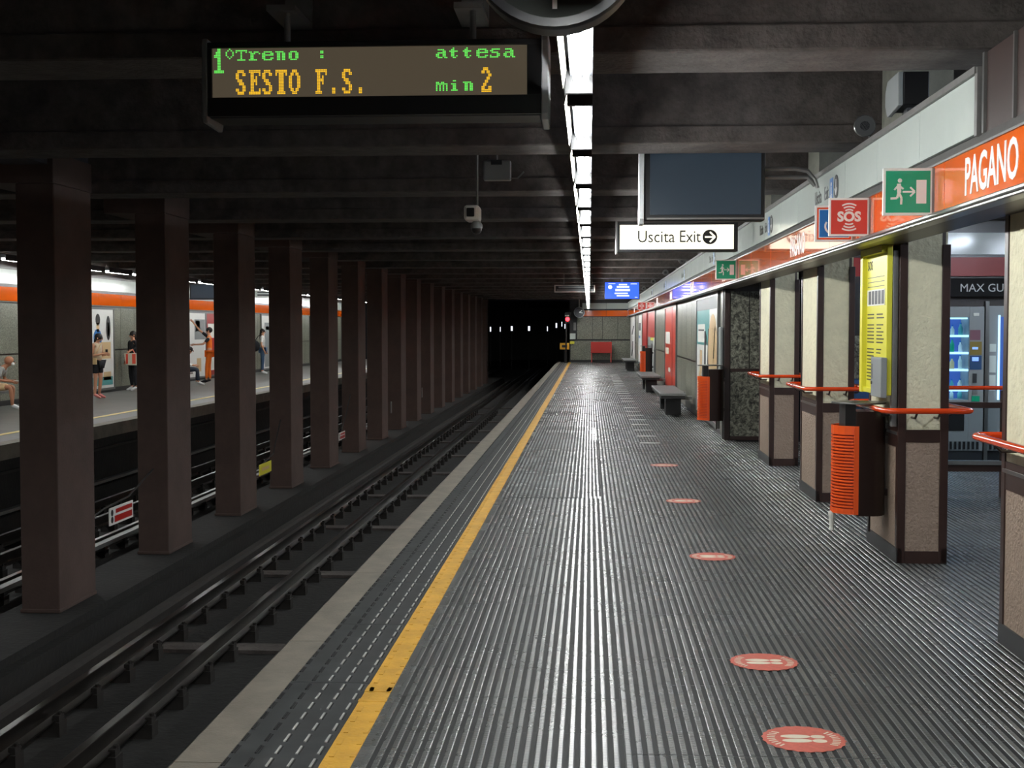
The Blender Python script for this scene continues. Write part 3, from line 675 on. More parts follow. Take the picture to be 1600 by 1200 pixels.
tk=obj('trunking_hangers',tk,M['darkgrey'],label='short dark hangers between the trunking and the ceiling beams',cat='hanger'); tk['kind']='stuff'
# ---------------------------------------------------------------- screens and hanging signs
TV=thing('monitor',(.94,10.9,2.58),'large switched-off black monitor hanging above the backlit exit sign','monitor')
obj('casing',MB().box(.445,1.435,10.92,11.10,2.585,3.165),M['black'],TV,bevel=.012)
obj('screen',MB().box(.495,1.40,10.905,10.925,2.635,3.145),M['screenoff'],TV)
obj('side_cap',MB().prism([(10.88,2.60),(10.92,2.56),(11.12,2.56),(11.14,2.62),(11.14,3.14),(11.10,3.19),(10.92,3.19),(10.88,3.15)],'x',.405,.445),M['litcap'],TV,bevel=.006)
obj('bottom_trim',MB().box(.47,1.43,10.9,10.92,2.595,2.61),M['dullsteel'],TV)
ar=[(1.43,11.05,3.02),(1.70,11.05,3.02),(1.80,11.05,3.0),(1.86,11.05,2.93),(1.88,11.05,2.86)]
obj('wall_arm',MB().tube(ar,.018,8).tube([(x,y,z-.07 if i<2 else z-.05) for i,(x,y,z) in enumerate(ar[:4])],.018,8),M['dullsteel'],TV,smooth=True)
obj('ceiling_pole',MB().tube([(.75,11.0,3.16),(.75,11.0,3.8)],.02,8).tube([(1.15,11.0,3.16),(1.15,11.0,3.8)],.02,8),M['dullsteel'],TV,smooth=True)
EX=thing('exit_sign',(.79,12.0,2.39),'backlit white hanging sign reading Uscita Exit with arrow','sign')
obj('housing',MB().box(.245,1.335,12.01,12.14,2.395,2.66),M['black'],EX,bevel=.006)
obj('frame',MB().box(.245,1.335,11.995,12.01,2.395,2.417).box(.245,1.335,11.995,12.01,2.638,2.66).box(.245,.272,11.995,12.01,2.417,2.638).box(1.30,1.335,11.995,12.01,2.417,2.638),M['black'],EX)
obj('edge_trim',MB().box(.235,.25,11.98,12.15,2.38,2.68),M['steel'],EX)
obj('light_face',MB().box(.272,1.30,12.003,12.012,2.417,2.638),M['exitglow'],EX)
text('Uscita',.155,M['ink'],EX,frameY(.60,12.001,2.527),.001,sx=.88); text('Exit',.155,M['darkgrey'],EX,frameY(.905,12.001,2.527),.0004,sx=.82)
F=frameY(1.085,12.002,2.527); obj('arrow_disc',flat(circ(0,0,.066,32),F,.001),M['ink'],EX)
obj('arrow',merge(flat(bar(-.045,0,.045,0,.015),F,.002),flat(bar(.0,.045,.047,0,.015),F,.0022),flat(bar(.0,-.045,.047,0,.015),F,.0024)),M['exitglow'],EX)
obj('hanger',MB().tube([(.5,12.08,2.66),(.5,12.08,3.31)],.012,8).tube([(1.1,12.08,2.66),(1.1,12.08,3.31)],.012,8),M['dullsteel'],EX,smooth=True)
EX.scale=(1.3,1.3,1.3); EX.location=(1.027,15.6,2.597)
BS=thing('info_screen',(.93,38,2.55),'bright blue lit information screen far down the platform','monitor')
obj('casing',MB().box(.42,1.44,38.01,38.12,2.54,3.04),M['black'],BS)
obj('screen',MB().box(.44,1.42,38.0,38.012,2.555,3.025),M['bluescreen'],BS)
sw=MB(); random.seed(5)
F=frameY(.94,37.999,2.79)
for q in [rect(-.2,.22,-.02,.05),rect(-.16,.2,.08,.13),rect(-.1,.14,.15,.19),rect(-.22,.16,-.1,-.06),rect(-.16,.2,-.17,-.13),rect(-.4,-.2,.19,.205),rect(.24,.42,.18,.2),circ(-.35,.1,.06,16),rect(.36,.44,-.2,-.185)]:
    f_=flat(q,F,.002); sw.add(f_.v,f_.f)
obj('screen_text',sw,M['screenwhite'],BS)
obj('ceiling_pole',MB().tube([(.93,38.06,3.04),(.93,38.06,3.8)],.03,8),M['dullsteel'],BS)
HS=thing('hanging_sign',(-.4,36,2.68),'far pale-framed hanging board with dark lines, left of the light row','sign')
obj('frame',MB().box(-.965,.15,36.0,36.12,2.685,2.89),M['white'],HS,bevel=.01)
obj('face',MB().box(-.93,.115,35.99,36.0,2.715,2.86),M['darkgrey'],HS)
obj('text_lines',MB().box(-.85,.05,35.985,35.99,2.80,2.845).box(-.9,.1,35.985,35.99,2.73,2.765),M['greyplastic'],HS)
obj('hanger',MB().tube([(-.7,36.06,2.89),(-.7,36.06,3.8)],.012,8).tube([(.06,36.06,2.89),(.06,36.06,3.8)],.012,8),M['dullsteel'],HS)
# small ceiling devices
JB=thing('junction_box',(-.84,12,3.04),'grey square junction box under the dark ceiling','junction box')
obj('body',MB().box(-.97,-.72,12.0,12.10,3.05,3.23),M['greyplastic'],JB,bevel=.012)
obj('cover_notch',MB().box(-.90,-.80,11.99,12.0,3.19,3.235),M['darkgrey'],JB)
obj('cable',MB().tube([(-.72,12.03,3.07),(-.66,12.03,3.07),(-.6,12.03,3.13)],.008,6).tube([(-.85,12.05,3.22),(-.85,12.05,3.8)],.012,6),M['dullsteel'],JB)
CC=thing('security_camera',(-.99,11,2.6),'white square-faced security camera hanging left of the light row','security camera')
obj('shell',MB().box(-1.055,-.925,11.0,11.25,2.605,2.735),M['white'],CC,bevel=.025)
obj('lens_glass',MB().box(-1.03,-.965,10.985,11.005,2.635,2.71),M['black'],CC,bevel=.008)
obj('stem',MB().tube([(-.95,11.1,2.73),(-.95,11.1,3.8)],.010,8),M['dullsteel'],CC)
DC=thing('dome_camera',(-.95,11.0,2.50),'small dark dome camera just below the white security camera','security camera')
obj('dome',MB().ball((-.955,11.1,2.535),.045,(1,1,.9)),M['black'],DC,smooth=True)
obj('collar',MB().lathe([(.05,0),(.05,.03),(.03,.06)],(-.955,11.1,2.545)),M['greyplastic'],DC,smooth=True)
# above the band: loudspeaker, horns, pipe
SP=thing('loudspeaker',(1.97,8.3,3.05),'black box loudspeaker with light painted grey on its side above the pale band','loudspeaker')
obj('cabinet',MB().box(1.93,2.09,8.3,8.62,3.08,3.285),M['black'],SP,bevel=.008)
obj('lit_side',MB().prism([(8.3,3.08),(8.6,3.05),(8.66,3.12),(8.66,3.22),(8.6,3.28),(8.3,3.285)],'x',1.90,1.93),M['greyplastic'],SP,bevel=.006)  # grey stands for light falling on the black cabinet's left side
obj('bracket',MB().box(1.98,2.04,8.4,8.5,3.0,3.08),M['darkgrey'],SP)
def horn(y,lab,proto=None):
    H_=thing('horn_speaker',(1.925,y,3.0),lab,'loudspeaker')
    obj('horn',MB().lathe([(.072,0),(.078,.01),(.045,.07),(.03,.12),(.03,.16)],(1.925,y,3.12),'y',20),M['steel'],H_,smooth=True)
    obj('horn_plug',MB().lathe([(.034,-.004),(.022,.02)],(1.925,y+.004,3.12),'y',16),M['black'],H_,smooth=True)
    obj('bracket',MB().tube([(1.925,y+.12,3.12),(1.98,y+.12,3.08),(1.99,y+.12,3.0)],.010,6),M['darkgrey'],H_)
    return H_
h0=horn(9.4,'nearest small silver horn on top of the pale band')
for i,yy in enumerate((22.5,27.6,33.6,40,47)): dup(h0,(1.925,yy,3.0),'%s small silver horn along the top of the pale band'%nth(i+2))
obj('pipe',MB().tube([(2.02,5.95,3.10),(2.02,4.0,3.18)],.035,10).tube([(2.02,6.02,3.095),(2.02,5.93,3.10)],.048,10).tube([(2.02,6.02,3.095),(2.03,6.10,3.0),(2.03,6.1,2.9)],.014,8),M['dullsteel'],label='grey pipe with collar at the top right above the brown panel',cat='pipe',smooth=True)
obj('cable_bundle',MB().tube([(2.14,9.9,3.14),(2.1,9.6,3.10),(2.05,9.3,3.03)],.012,6),M['black'],label='short black cable behind the silver horn',cat='cable')
obj('cable_box',MB().box(2.205,2.22,10.0,10.25,3.0,3.12),M['black'],label='small black plate on the concrete behind the loudspeaker',cat='plate')
# ---------------------------------------------------------------- floor stickers and worn strips
def sticker(y,x,rz,lab):
    s=thing('floor_sticker',(x,y,.001),lab,'floor sticker','round red floor stickers',rz=0)
    n=44; poly=[((.170+(.004 if i%2 else -.003))*math.cos(2*PI*i/n),(.170+(.004 if i%2 else -.003))*math.sin(2*PI*i/n)) for i in range(n)]
    F=frameZ(x,y,.0008,0)
    obj('disc',flat(poly,F,.0012),M['sticker'],s)
    G=F@Matrix.Translation((0,0,.0012))
    def foot(cy,d):
        a=circ(-.03,cy,.062,16,.024); return [flat(a,G,.0008),flat(circ(.062,cy+.0,.030,14,.022),G,.0008)]
    obj('footprint',merge(*foot(.028,1)),M['stickerwhite'],s); obj('footprint',merge(*foot(-.028,1)),M['stickerwhite'],s)
    for a0,a1 in ((PI*.78,PI*1.22),(-PI*.2,PI*.2)):
        mb=MB()
        for i in range(9):
            a=a0+(a1-a0)*i/8; q=flat(bar(.118*math.cos(a),.118*math.sin(a),.150*math.cos(a+.05),.150*math.sin(a+.05),.008),G,.0008); mb.add(q.v,q.f)
        obj('worn_lettering',mb,M['stickerwhite'],s)
    return s
for i,(y,x) in enumerate(((5.43,.89),(6.69,.892),(9.79,.918),(12.95,.929),(16.34,.933))):
    sticker(y,x,0,('nearest','second','third','fourth','farthest')[i]+' round red distance sticker with footprints on the floor')
stm=meshof('floor_strip',MB().box(-.15,.15,-.035,.035,.0005,.006),M['white'])
for i in range(24):
    y=19.5+1.24*i
    if i==8: continue
    o=bpy.data.objects.new('floor_strip',stm); COL.objects.link(o); o.location=(.90,y,0)
    tag(o,'%s short white cross strip on the floor beyond the round stickers'%nth(i+1 if i<8 else i),'floor marking','white floor strips')
# ---------------------------------------------------------------- concourse behind the columns
bw=obj('wall_back',MB().box(3.0,9,18.0,18.2,0,3.8),M['darkbrown'],label='back wall of the side hall behind the columns',cat='wall',kind='structure')
obj('pale_band',MB().box(3.0,9,17.96,18.0,2.69,2.98),M['whitepanel'],bw)
obj('red_band',MB().box(3.0,9,17.95,18.0,2.40,2.65),M['deepred'],bw)
for i in range(3): obj('stone_slab',MB().box(3.05+i*.5,3.54+i*.5,17.97,18.0,.06,1.6),M['stone'],bw)
obj('door_panel',MB().box(3.45,4.3,17.96,18.0,1.63,2.3),M['black'],bw)
obj('wall_side',MB().box(8.8,9,YB,20,0,3.8),M['stone2'],label='grey side wall of the hall beyond the columns',cat='wall',kind='structure')
obj('shop_sign',MB().box(4.55,7.4,17.86,17.95,2.12,2.37),mat('matt_black',(16,14,15),.85),label='black shop sign panel reading MAX GUSTO above the vending machines',cat='sign',bevel=.01)
text('MAX GUSTO',.15,M['white'],bpy.data.objects['shop_sign'],frameY(5.36,17.858,2.235),.001)
bb=thing('blue_bin',(3.66,17.5,0),'blue plastic bin seen between two stucco columns','bin')
obj('body',MB().prism([(3.45,.0),(3.87,.0),(3.92,.95),(3.40,.95)],'y',17.3,17.75),M['binblue'],bb,bevel=.02)
obj('lid',MB().box(3.38,3.94,17.27,17.78,.95,1.03),M['binblue'],bb,bevel=.02)
VM=thing('vending_machine',(4.6,17.2,0),'grey vending machine with blue-lit glass front seen between two columns','vending machine')
obj('cabinet',MB().box(4.2,5.07,17.65,17.95,.12,1.98).box(4.2,4.24,17.22,17.65,.12,1.98).box(4.88,5.07,17.22,17.65,.12,1.98).box(4.24,4.88,17.22,17.65,1.84,1.98).box(4.24,4.88,17.22,17.65,.12,.78),M['greyplastic'],VM,bevel=.004)
obj('display_back',MB().box(4.24,4.88,17.60,17.65,.78,1.84),M['vendback'],VM)
obj('header_light',MB().box(4.24,4.88,17.30,17.6,1.82,1.84),M['vendlight'],VM)
for i,z in enumerate((1.60,1.38,1.16,.90)):
    obj('shelf',MB().box(4.24,4.88,17.24,17.6,z,z+.012).box(4.24,4.88,17.235,17.245,z-.012,z+.016),M['vendlight'],VM)
obj('window_pane',MB().box(4.24,4.88,17.222,17.228,.78,1.84),M['glass'],VM)
obj('delivery_flap',MB().box(4.28,4.83,17.205,17.225,.38,.68),M['black'],VM,bevel=.006)
obj('coin_display',MB().box(4.92,4.99,17.208,17.22,1.43,1.46),M['vendscreen'],VM); obj('price_display',MB().box(4.92,5.0,17.208,17.22,1.28,1.33),M['vendscreen'],VM)
obj('red_field',MB().box(4.89,5.02,17.214,17.22,1.55,1.68),M['purple'],VM); obj('yellow_field',MB().box(4.89,5.04,17.214,17.22,1.36,1.53),mat('olive_label',(120,104,40),.5),VM)
obj('blue_field',MB().box(4.89,5.04,17.214,17.22,1.17,1.35),M['binblue'],VM)
obj('keypad',MB().box(4.93,4.98,17.205,17.22,1.00,1.12),M['darkgrey'],VM); obj('coin_slot',MB().box(4.93,4.99,17.208,17.22,.85,.93),M['dullsteel'],VM)
obj('green_notice',MB().box(4.92,5.02,17.210,17.22,.76,.83),M['green'],VM)
obj('maker_badge',MB().box(4.93,5.0,17.21,17.22,1.86,1.9),M['paper'],VM)
gr=MB()
for i in range(14): gr.box(4.26+i*.056,4.285+i*.056,17.2,17.22,.14,.24)
obj('vent_slots',gr,M['black'],VM); obj('plinth',MB().box(4.2,5.07,17.24,17.9,0,.12),M['darkgrey'],VM)
random.seed(11)
bt=None
for si,z in enumerate((1.612,1.392,1.172,.912,.79)):
    for j in range(6):
        x=4.30+j*.105; r=random.uniform(.024,.034); h=random.uniform(.11,.17) if si<4 else .1
        cm_=random.choice([M['white'],M['paper'],M['sand'],M['teal'],M['green'],M['screenwhite'] if False else M['whitepanel']])
        t=thing('drink_bottle',(x,17.42,z),'small pale drink in the vending machine, %s from left on the %s shelf from top'%(nth(j+1),nth(si+1)),'bottle','drinks behind the vending machine glass')
        obj('body',MB().lathe([(r,0),(r,h*.65),(r*.45,h*.85),(r*.4,h)],(x,17.42,z),n=10),cm_,t,smooth=True)
        obj('cap',MB().lathe([(r*.45,0),(r*.45,.015)],(x,17.42,z+h),n=8),M['blue'],t)
VM2=thing('vending_machine',(5.5,17.2,0),'second grey vending machine beside the blue-lit one, mostly hidden by the nearest column','vending machine')
obj('cabinet',MB().box(5.13,6.1,17.24,17.95,.12,1.99),M['greyplastic'],VM2,bevel=.006)
obj('window',MB().box(5.27,5.9,17.225,17.24,.8,1.85),M['vendback'],VM2); obj('window_frame',MB().box(5.25,5.27,17.215,17.24,.78,1.87),M['vendlight'],VM2)
obj('door_post',MB().box(5.08,5.125,17.2,17.3,0,2.05),M['steel'],VM2)
g2=MB()
for i in range(14): g2.box(5.16+i*.056,5.185+i*.056,17.22,17.24,.14,.24)
obj('vent_slots',g2,M['black'],VM2); obj('plinth',MB().box(5.13,6.1,17.3,17.9,0,.12),M['darkgrey'],VM2)
for z,z1 in ((.9,1.1),(1.13,1.35),(1.4,1.5)): obj('panel_field',MB().box(5.145,5.225,17.232,17.24,z,z1),M['whitepanel'],VM2)
# barrier with orange rail in front of the machines
BR=thing('barrier',(3.9,13.4,0),'brown metal barrier with orange top rail in front of the vending machines','barrier')
obj('handrail',MB().tube([(2.45,13.4,1.105),(5.2,13.4,1.105)],.021,10),M['orangerail'],BR,smooth=True)
for xx in (3.30,4.15,5.1): obj('post',MB().box(xx-.025,xx+.025,13.4,13.45,0,1.08),M['brown'],BR,bevel=.004)
obj('upper_rail',MB().box(2.6,5.2,13.4,13.45,.90,.96),M['brown'],BR,bevel=.004); obj('lower_rail',MB().box(2.6,5.2,13.4,13.45,.26,.33),M['brown'],BR,bevel=.004)
obj('lower_sill',MB().box(2.6,5.2,13.38,13.47,.33,.37),M['dullsteel'],BR)
obj('glass_pane',MB().box(2.6,5.15,13.42,13.426,.37,.90),M['glass'],BR)
# hall lights (above the soffit line, out of view)
def hall_light(x,y,lab):
    h=thing('hall_light',(x,y,2.95),lab,'ceiling light','hall ceiling lights')
    obj('housing',MB().box(x-.08,x+.08,y-.75,y+.75,3.03,3.10),M['white'],h); obj('tube',MB().tube([(x,y-.72,3.0),(x,y+.72,3.0)],.016,8),M['halltube'],h,smooth=True)
for i,(x,y) in enumerate(((5.6,15.4),(5.6,11.6),(4.6,7.5),(6.8,14.0))): hall_light(x,y,'hall ceiling light hidden above the columns, %s from the vending machines'%nth(i+1))
# ---------------------------------------------------------------- end wall of the platform
we=obj('wall_end',MB().box(-1.0,2.6,YEND,YEND+.4,-.9,3.8),M['black'],label='granite end wall of the platform under an orange band',cat='wall',kind='structure')
for (a,b) in ((-.62,.14),(.16,.64),(.66,1.4),(1.42,2.05)): obj('granite_slab',MB().box(a,b,YEND-.04,YEND,1.16,2.28),M['stone2'],we)
for (a,b) in ((-.95,.12),(.14,1.1),(1.12,2.05)): obj('granite_slab',MB().box(a,b,YEND-.04,YEND,.12,1.08),M['stone2'],we)
for i in range(2): obj('orange_panel',MB().box(-.36+i*1.2,.83+i*1.2,YEND-.06,YEND,2.31,2.60),M['orange'],we)
for i in range(2): obj('pale_panel',MB().box(-.36+i*1.2,.83+i*1.2,YEND-.06,YEND,2.68,2.97),M['whitepanel'],we)
C2=thing('clock',(-.51,65,2.2),'far round dark-faced clock above the left end of the end wall','clock')
obj('case',MB().lathe([(.24,-.06),(.27,-.05),(.27,.05),(.24,.06)],(-.51,65,2.49),'y',32),M['greyplastic'],C2,smooth=True)
obj('dial',MB().lathe([(.235,-.064),(.235,-.06)],(-.51,65,2.49),'y',32),M['darkgrey'],C2)
obj('hand',merge(flat(bar(0,0,.14,.1,.03),frameY(-.51,64.93,2.49),.004),flat(bar(0,0,.17,-.03,.025),frameY(-.51,64.93,2.49),.005)),M['white'],C2)
obj('stem',MB().tube([(-.51,65,2.75),(-.51,65,3.8)],.03,8),M['dullsteel'],C2)
obj('end_post',MB().box(-1.0,-.64,YEND-.16,YEND-.04,1.1,2.25),M['black'],label='dark upright panel at the left end of the end wall',cat='panel')
obj('notice',MB().box(-.80,-.68,YEND-.19,YEND-.16,1.6,2.0),M['dullsteel'],label='small pale fitting on the dark upright panel',cat='fitting')
obj('wall_phone',MB().box(-.98,-.70,YEND-.22,YEND-.16,1.16,1.45),M['whitepanel'],label='white square notice low on the dark upright panel',cat='notice')
obj('yellow_tag',MB().box(-.98,-.76,YEND-.20,YEND-.04,.92,1.05),M['yellowsign'],label='small yellow tag on the left corner of the end wall',cat='sign')
RC=thing('red_cabinet',(.59,65.5,0),'red box on thin legs in front of the end wall','cabinet')
obj('box',MB().box(.07,1.11,65.4,65.8,.48,1.03),mat('red_box_paint',(170,36,26),.45),RC,bevel=.01)
for xx in (.09,1.05):
    for yy in (65.42,65.74): obj('leg',MB().box(xx,xx+.04,yy,yy+.04,0,.48),M['red'],RC)
SG=thing('signal',(-1.08,64.5,-.9),'red signal lamp with white hood left of the far clock','signal')
obj('lens',MB().lathe([(.10,-.03),(.10,.03)],(-1.08,64.5,2.15),'y',16),M['redlamp'],SG)
obj('head',MB().box(-1.22,-.94,64.53,64.7,1.95,2.5),M['black'],SG); obj('hood',MB().box(-1.2,-1.0,64.36,64.53,2.30,2.36),M['whitepanel'],SG)
obj('mast',MB().tube([(-1.15,64.65,-.9),(-1.15,64.65,1.95)],.04,8),M['black'],SG)
YS=thing('yellow_board',(-1.2,65,-.9),'square yellow warning board beyond the end of the platform edge','sign')
obj('board',MB().box(-1.46,-1.0,64.9,64.93,.66,.98),mat('amber_sign',(214,160,40),.5),YS); obj('symbol',MB().box(-1.36,-1.10,64.89,64.9,.76,.88),M['ink'],YS)
obj('post',MB().box(-1.25,-1.2,64.93,65,-.9,.66),M['black'],YS)
# tunnel beyond
obj('tunnel_wall',MB().box(-.9,-.5,YEND+.4,130,-1.5,3.8),M['concrete'],label='right wall of the dark tunnel',cat='wall',kind='structure')
obj('tunnel_end',MB().box(-14,-.5,130,130.3,-1.6,3.9),M['black'],label='black end of the tunnel',cat='wall',kind='structure')
for i,(x,z,w,e) in enumerate(((-7.55,1.56,.10,.5),(-6.8,1.56,.06,.25),(-5.92,1.62,.16,.6),(-4.6,1.62,.18,.6),(-3.2,1.60,.07,.3),(-2.52,1.85,.12,.6),(-2.1,1.95,.06,.3),(-1.85,1.78,.10,.5))):
    t=thing('tunnel_lamp',(x,100,z),'%s small white lamp from the left in the dark tunnel'%nth(i+1),'lamp','lamps in the tunnel')
    obj('glass',MB().box(x-w*.4,x+w*.4,99.96,100,z-.1,z+.25),M['tunnellamp'],t); obj('backplate',MB().box(x-w,x+w,100,100.05,z-.2,z+.4).box(x-.02,x+.02,100.02,100.05,-1.42,z-.2),M['black'],t)
# ---------------------------------------------------------------- far platform
ZF=-.07; XFE=-8.87; XFW=-13.4
fp=obj('floor_far',MB().box(XFW,-8.95,YB,75,-1.45,ZF-.012).box(XFW,-9.15,YB,75,ZF-.012,ZF),mat('far_platform_floor',(92,92,88),.5,noise=.15,nscale=1),label='lit grey floor of the far platform',cat='floor',kind='structure')
obj('coping_stones',MB().box(-9.15,XFE,YB,75,-.3,ZF+.003),M['coping'],fp)
obj('yellow_line',MB().box(-9.85,-9.72,YB,75,ZF,ZF+.004),mat('pale_yellow_paint',(222,200,120),.5),fp)
obj('edge_facing',MB().box(-8.95,-8.90,YB,75,-1.45,-.3),M['ballast'],fp)
obj('cable_shelf',MB().box(-8.90,-8.80,YB,75,-.5,-.46),M['rust'],fp)
wl=obj('wall_left',MB().box(XFW-.3,XFW,YB,75,-.07,3.8),M['darkbrown'],label='far platform wall of granite slabs and posters under an orange band',cat='wall',kind='structure')
obj('skirting',MB().box(XFW,XFW+.03,YB,75,ZF,.05),M['black'],wl)
y=18.0; 
slab_f=meshof('granite_slab',MB().box(XFW,XFW+.035,0,1.09,1.12,2.28),M['stone2']); slab_l=meshof('granite_slab',MB().box(XFW,XFW+.035,0,1.09,.05,1.08),M['stone2'])
while y<74:
    piece(slab_f,'granite_slab',wl,(0,y,0)); piece(slab_l,'granite_slab',wl,(0,y,0)); y+=1.105
tr4=obj('trim_4',MB().box(XFW,XFW+.10,YB,75,2.30,3.1),M['greyledge'],label='orange and pale fascia bands on the far platform wall',cat='fascia',kind='structure')
me=meshof('orange_panel',MB().box(XFW+.1,XFW+.13,0,1.68,2.33,2.65),M['orange']); me2=meshof('pale_panel',MB().box(XFW+.1,XFW+.13,0,1.68,2.72,3.05),M['whitepanel'])
y=18.0
while y<72: piece(me,'orange_panel',tr4,(0,y,0)); piece(me2,'pale_panel',tr4,(0,y,0)); y+=1.69
def farposter(y0,y1,label,field,shapes,z0=.0,z1=2.28,cat='poster'):
    x=XFW+.04; p=thing('poster',(x,(y0+y1)/2,z0),label,cat)
    obj('frame',MB().box(x,x+.05,y0,y0+.06,z0,z1).box(x,x+.05,y1-.06,y1,z0,z1).box(x,x+.05,y0+.06,y1-.06,z1-.06,z1).box(x,x+.05,y0+.06,y1-.06,z0,z0+.06),M['steel'],p)
    obj('sheet',MB().box(x,x+.03,y0+.06,y1-.06,z0+.06,z1-.06),M[field],p)
    F=frameX2(x+.03,y0,z0); W=y1-y0; Hh=z1-z0
    for (u0,u1,v0,v1,m,sh) in shapes:
        poly=rect(u0*W,u1*W,v0*Hh,v1*Hh) if sh=='r' else circ((u0+u1)/2*W,(v0+v1)/2*Hh,(u1-u0)/2*W,16,(v1-v0)/2*Hh)
        obj('print',flat(poly,F,.003),M[m],p)
farposter(33.4,36.15,'white poster with two small dark-haired figures behind the woman in shorts','white',[(.50,.62,.78,.92,'hairdark','e'),(.44,.66,.52,.74,'blue','e'),(.52,.60,.70,.82,'sand','e'),(.78,.9,.60,.90,'ink','e'),(.81,.87,.64,.82,'sand','e'),(.55,.9,.38,.58,'sand','r'),(.05,.95,.06,.16,'teal','r'),(.7,.9,.12,.22,'sand','r')])
farposter(42.6,45.0,'white notice poster with a grey picture beside the orange-suited worker','white',[(.45,.95,.58,.88,'greyplastic','r'),(.5,.7,.7,.86,'ink','r'),(.55,.75,.1,.3,'sand','r')])
farposter(45.0,47.4,'red machine front with white panels behind the orange-suited worker','deepred',[(.1,.5,.6,.82,'paper','r'),(.1,.4,.1,.3,'paper','r'),(.5,.9,.3,.6,'orangeposter','r')],cat='machine')
farposter(52.7,56.6,'white framed doorway with grey glass behind the woman with the bag','white',[(.15,.8,.05,.85,'greyplastic','r'),(.2,.75,.72,.78,'white','r')],cat='door')
farposter(62,66,'far warm wooden panel glimpsed between distant pillars','wood',[(.1,.9,.44,.48,'black','r')],cat='panel')
farposter(70,73,'pale panel at the far end of the far wall','white',[(.1,.9,.44,.48,'black','r')],cat='panel')
obj('wall_beam_far',MB().box(XFW,-12.6,YB,75,3.45,3.8),M['concrete'],label='concrete beam above the far platform wall',cat='beam',kind='structure')
FS=thing('far_hanging_sign',(-10.5,49,2.75),'grey hanging sign over the far platform above the woman with the bag','sign')
obj('board',MB().box(-12.6,-10.9,48.9,49.0,2.86,3.13),M['whitepanel'],FS); obj('text_lines',MB().box(-12.5,-11.0,48.89,48.9,2.93,2.98).box(-12.5,-11.0,48.89,48.9,3.04,3.08),M['darkgrey'],FS); obj('hanger',MB().tube([(-11.8,48.95,3.13),(-11.8,48.95,3.8)],.02,6),M['darkgrey'],FS)
FM=thing('monitor',(-12.2,43.5,2.6),'dark hanging monitor over the far platform above the orange-suited worker','monitor')
obj('casing',MB().box(-12.75,-11.5,41.3,41.45,2.62,3.12),M['darkgrey'],FM,bevel=.01); obj('screen',MB().box(-12.70,-11.55,41.28,41.3,2.66,3.08),M['screenoff'],FM); obj('hanger',MB().tube([(-12.1,41.4,3.12),(-12.1,41.4,3.8)],.02,6),M['darkgrey'],FM)
def farlight(y,lab):
    t=thing('ceiling_light',(-11,y,2.95),lab,'ceiling light','row of fluorescent lights over the far platform')
    obj('housing',MB().box(-11.08,-10.92,y-.03,y+1.48,3.02,3.09),M['darkgrey'],t); obj('tube',MB().tube([(-11,y,3.0),(-11,y+1.42,3.0)],.022,8),M['fartube'],t,smooth=True)
    obj('added_shield',MB().box(-10.935,-10.925,y-.03,y+1.48,2.975,3.09),M['darkgrey'],t)  # added plate, keeps the far tubes' light off the ceiling beams
    obj('hanger',MB().box(-11.02,-10.98,y+.7,y+.75,3.09,3.8),M['darkgrey'],t)
    return t
f0=farlight(29.4,'fluorescent light over the far platform, above the woman in shorts')
n=0
for k in range(-24,25):
    if k==0: continue
    dup(f0,(-11,29.4+1.77*k,2.95),('%s fluorescent light beyond the woman in shorts, over the far platform'%nth(k)) if k>0 else ('%s fluorescent light before the woman in shorts, over the far platform'%nth(-k)))
# ---------------------------------------------------------------- chains and signs between pillars
def chain(name,pts,lab):
    mb=MB(); mb.tube(pts,.012,6); return obj(name,mb,M['rust'],label=lab,cat='chain')
chain('chain',[(-5.42,13.55,-.42),(-5.42,14.3,-.32),(-5.42,15.1,-.28),(-5.42,15.98,-.05)],'dark chain rising between the first and second pillar')
chain('chain',[(-5.42,20.35,-.66),(-5.42,21.5,-.55),(-5.42,22.2,-.45),(-5.42,22.75,.1)],'dark chain rising between the third and fourth pillar')
chain('chain',[(-5.42,27.1,-.70),(-5.42,28.3,-.6),(-5.42,29.0,-.2),(-5.42,29.5,.2)],'dark chain rising between the fifth and sixth pillar')
def psign(y0,y1,z0,z1,m,lab,tilt=0):
    s=thing('track_sign',(-5.4,(y0+y1)/2,z0),lab,'sign'); x=-5.40
    obj('plate',MB().box(x-.006,x+.006,y0,y1,z0,z1),M['white'] if m!='yellow' else M['yellowsign'],s)
    F=frameX2(x+.006,y0,z0); W=y1-y0; Hh=z1-z0
    if m=='red':
        obj('red_lines',merge(flat(rect(.25*W,.95*W,.62*Hh,.86*Hh),F,.002),flat(rect(.2*W,.95*W,.12*Hh,.48*Hh),F,.002)),M['deepred'],s)
        obj('symbols',merge(flat(circ(.1*W,.7*Hh,.05*W,12),F,.002),flat(circ(.1*W,.3*Hh,.05*W,12),F,.002)),M['ink'],s)
    else: obj('symbol',flat(rect(.2*W,.8*W,.35*Hh,.65*Hh),F,.002),M['sand'],s)
    return s
psign(14.42,15.18,-.53,-.33,'red','red and white warning plate hanging between the first two pillars')
psign(21.15,21.95,-.72,-.54,'yellow','small yellow plate hanging between the third and fourth pillar')
psign(28.0,28.7,-.72,-.56,'red','tiny red plate hanging between the fifth and sixth pillar')
for i,(y,z) in enumerate(((34.2,.02),(40.6,.1))): obj('pillar_marker',MB().box(-5.225,-5.205,y,y+.14,z-.55,z-.25),M['dullsteel'],label='%s small pale marker low on the row of pillars'%('nearer' if i==0 else 'farther'),cat='marker')
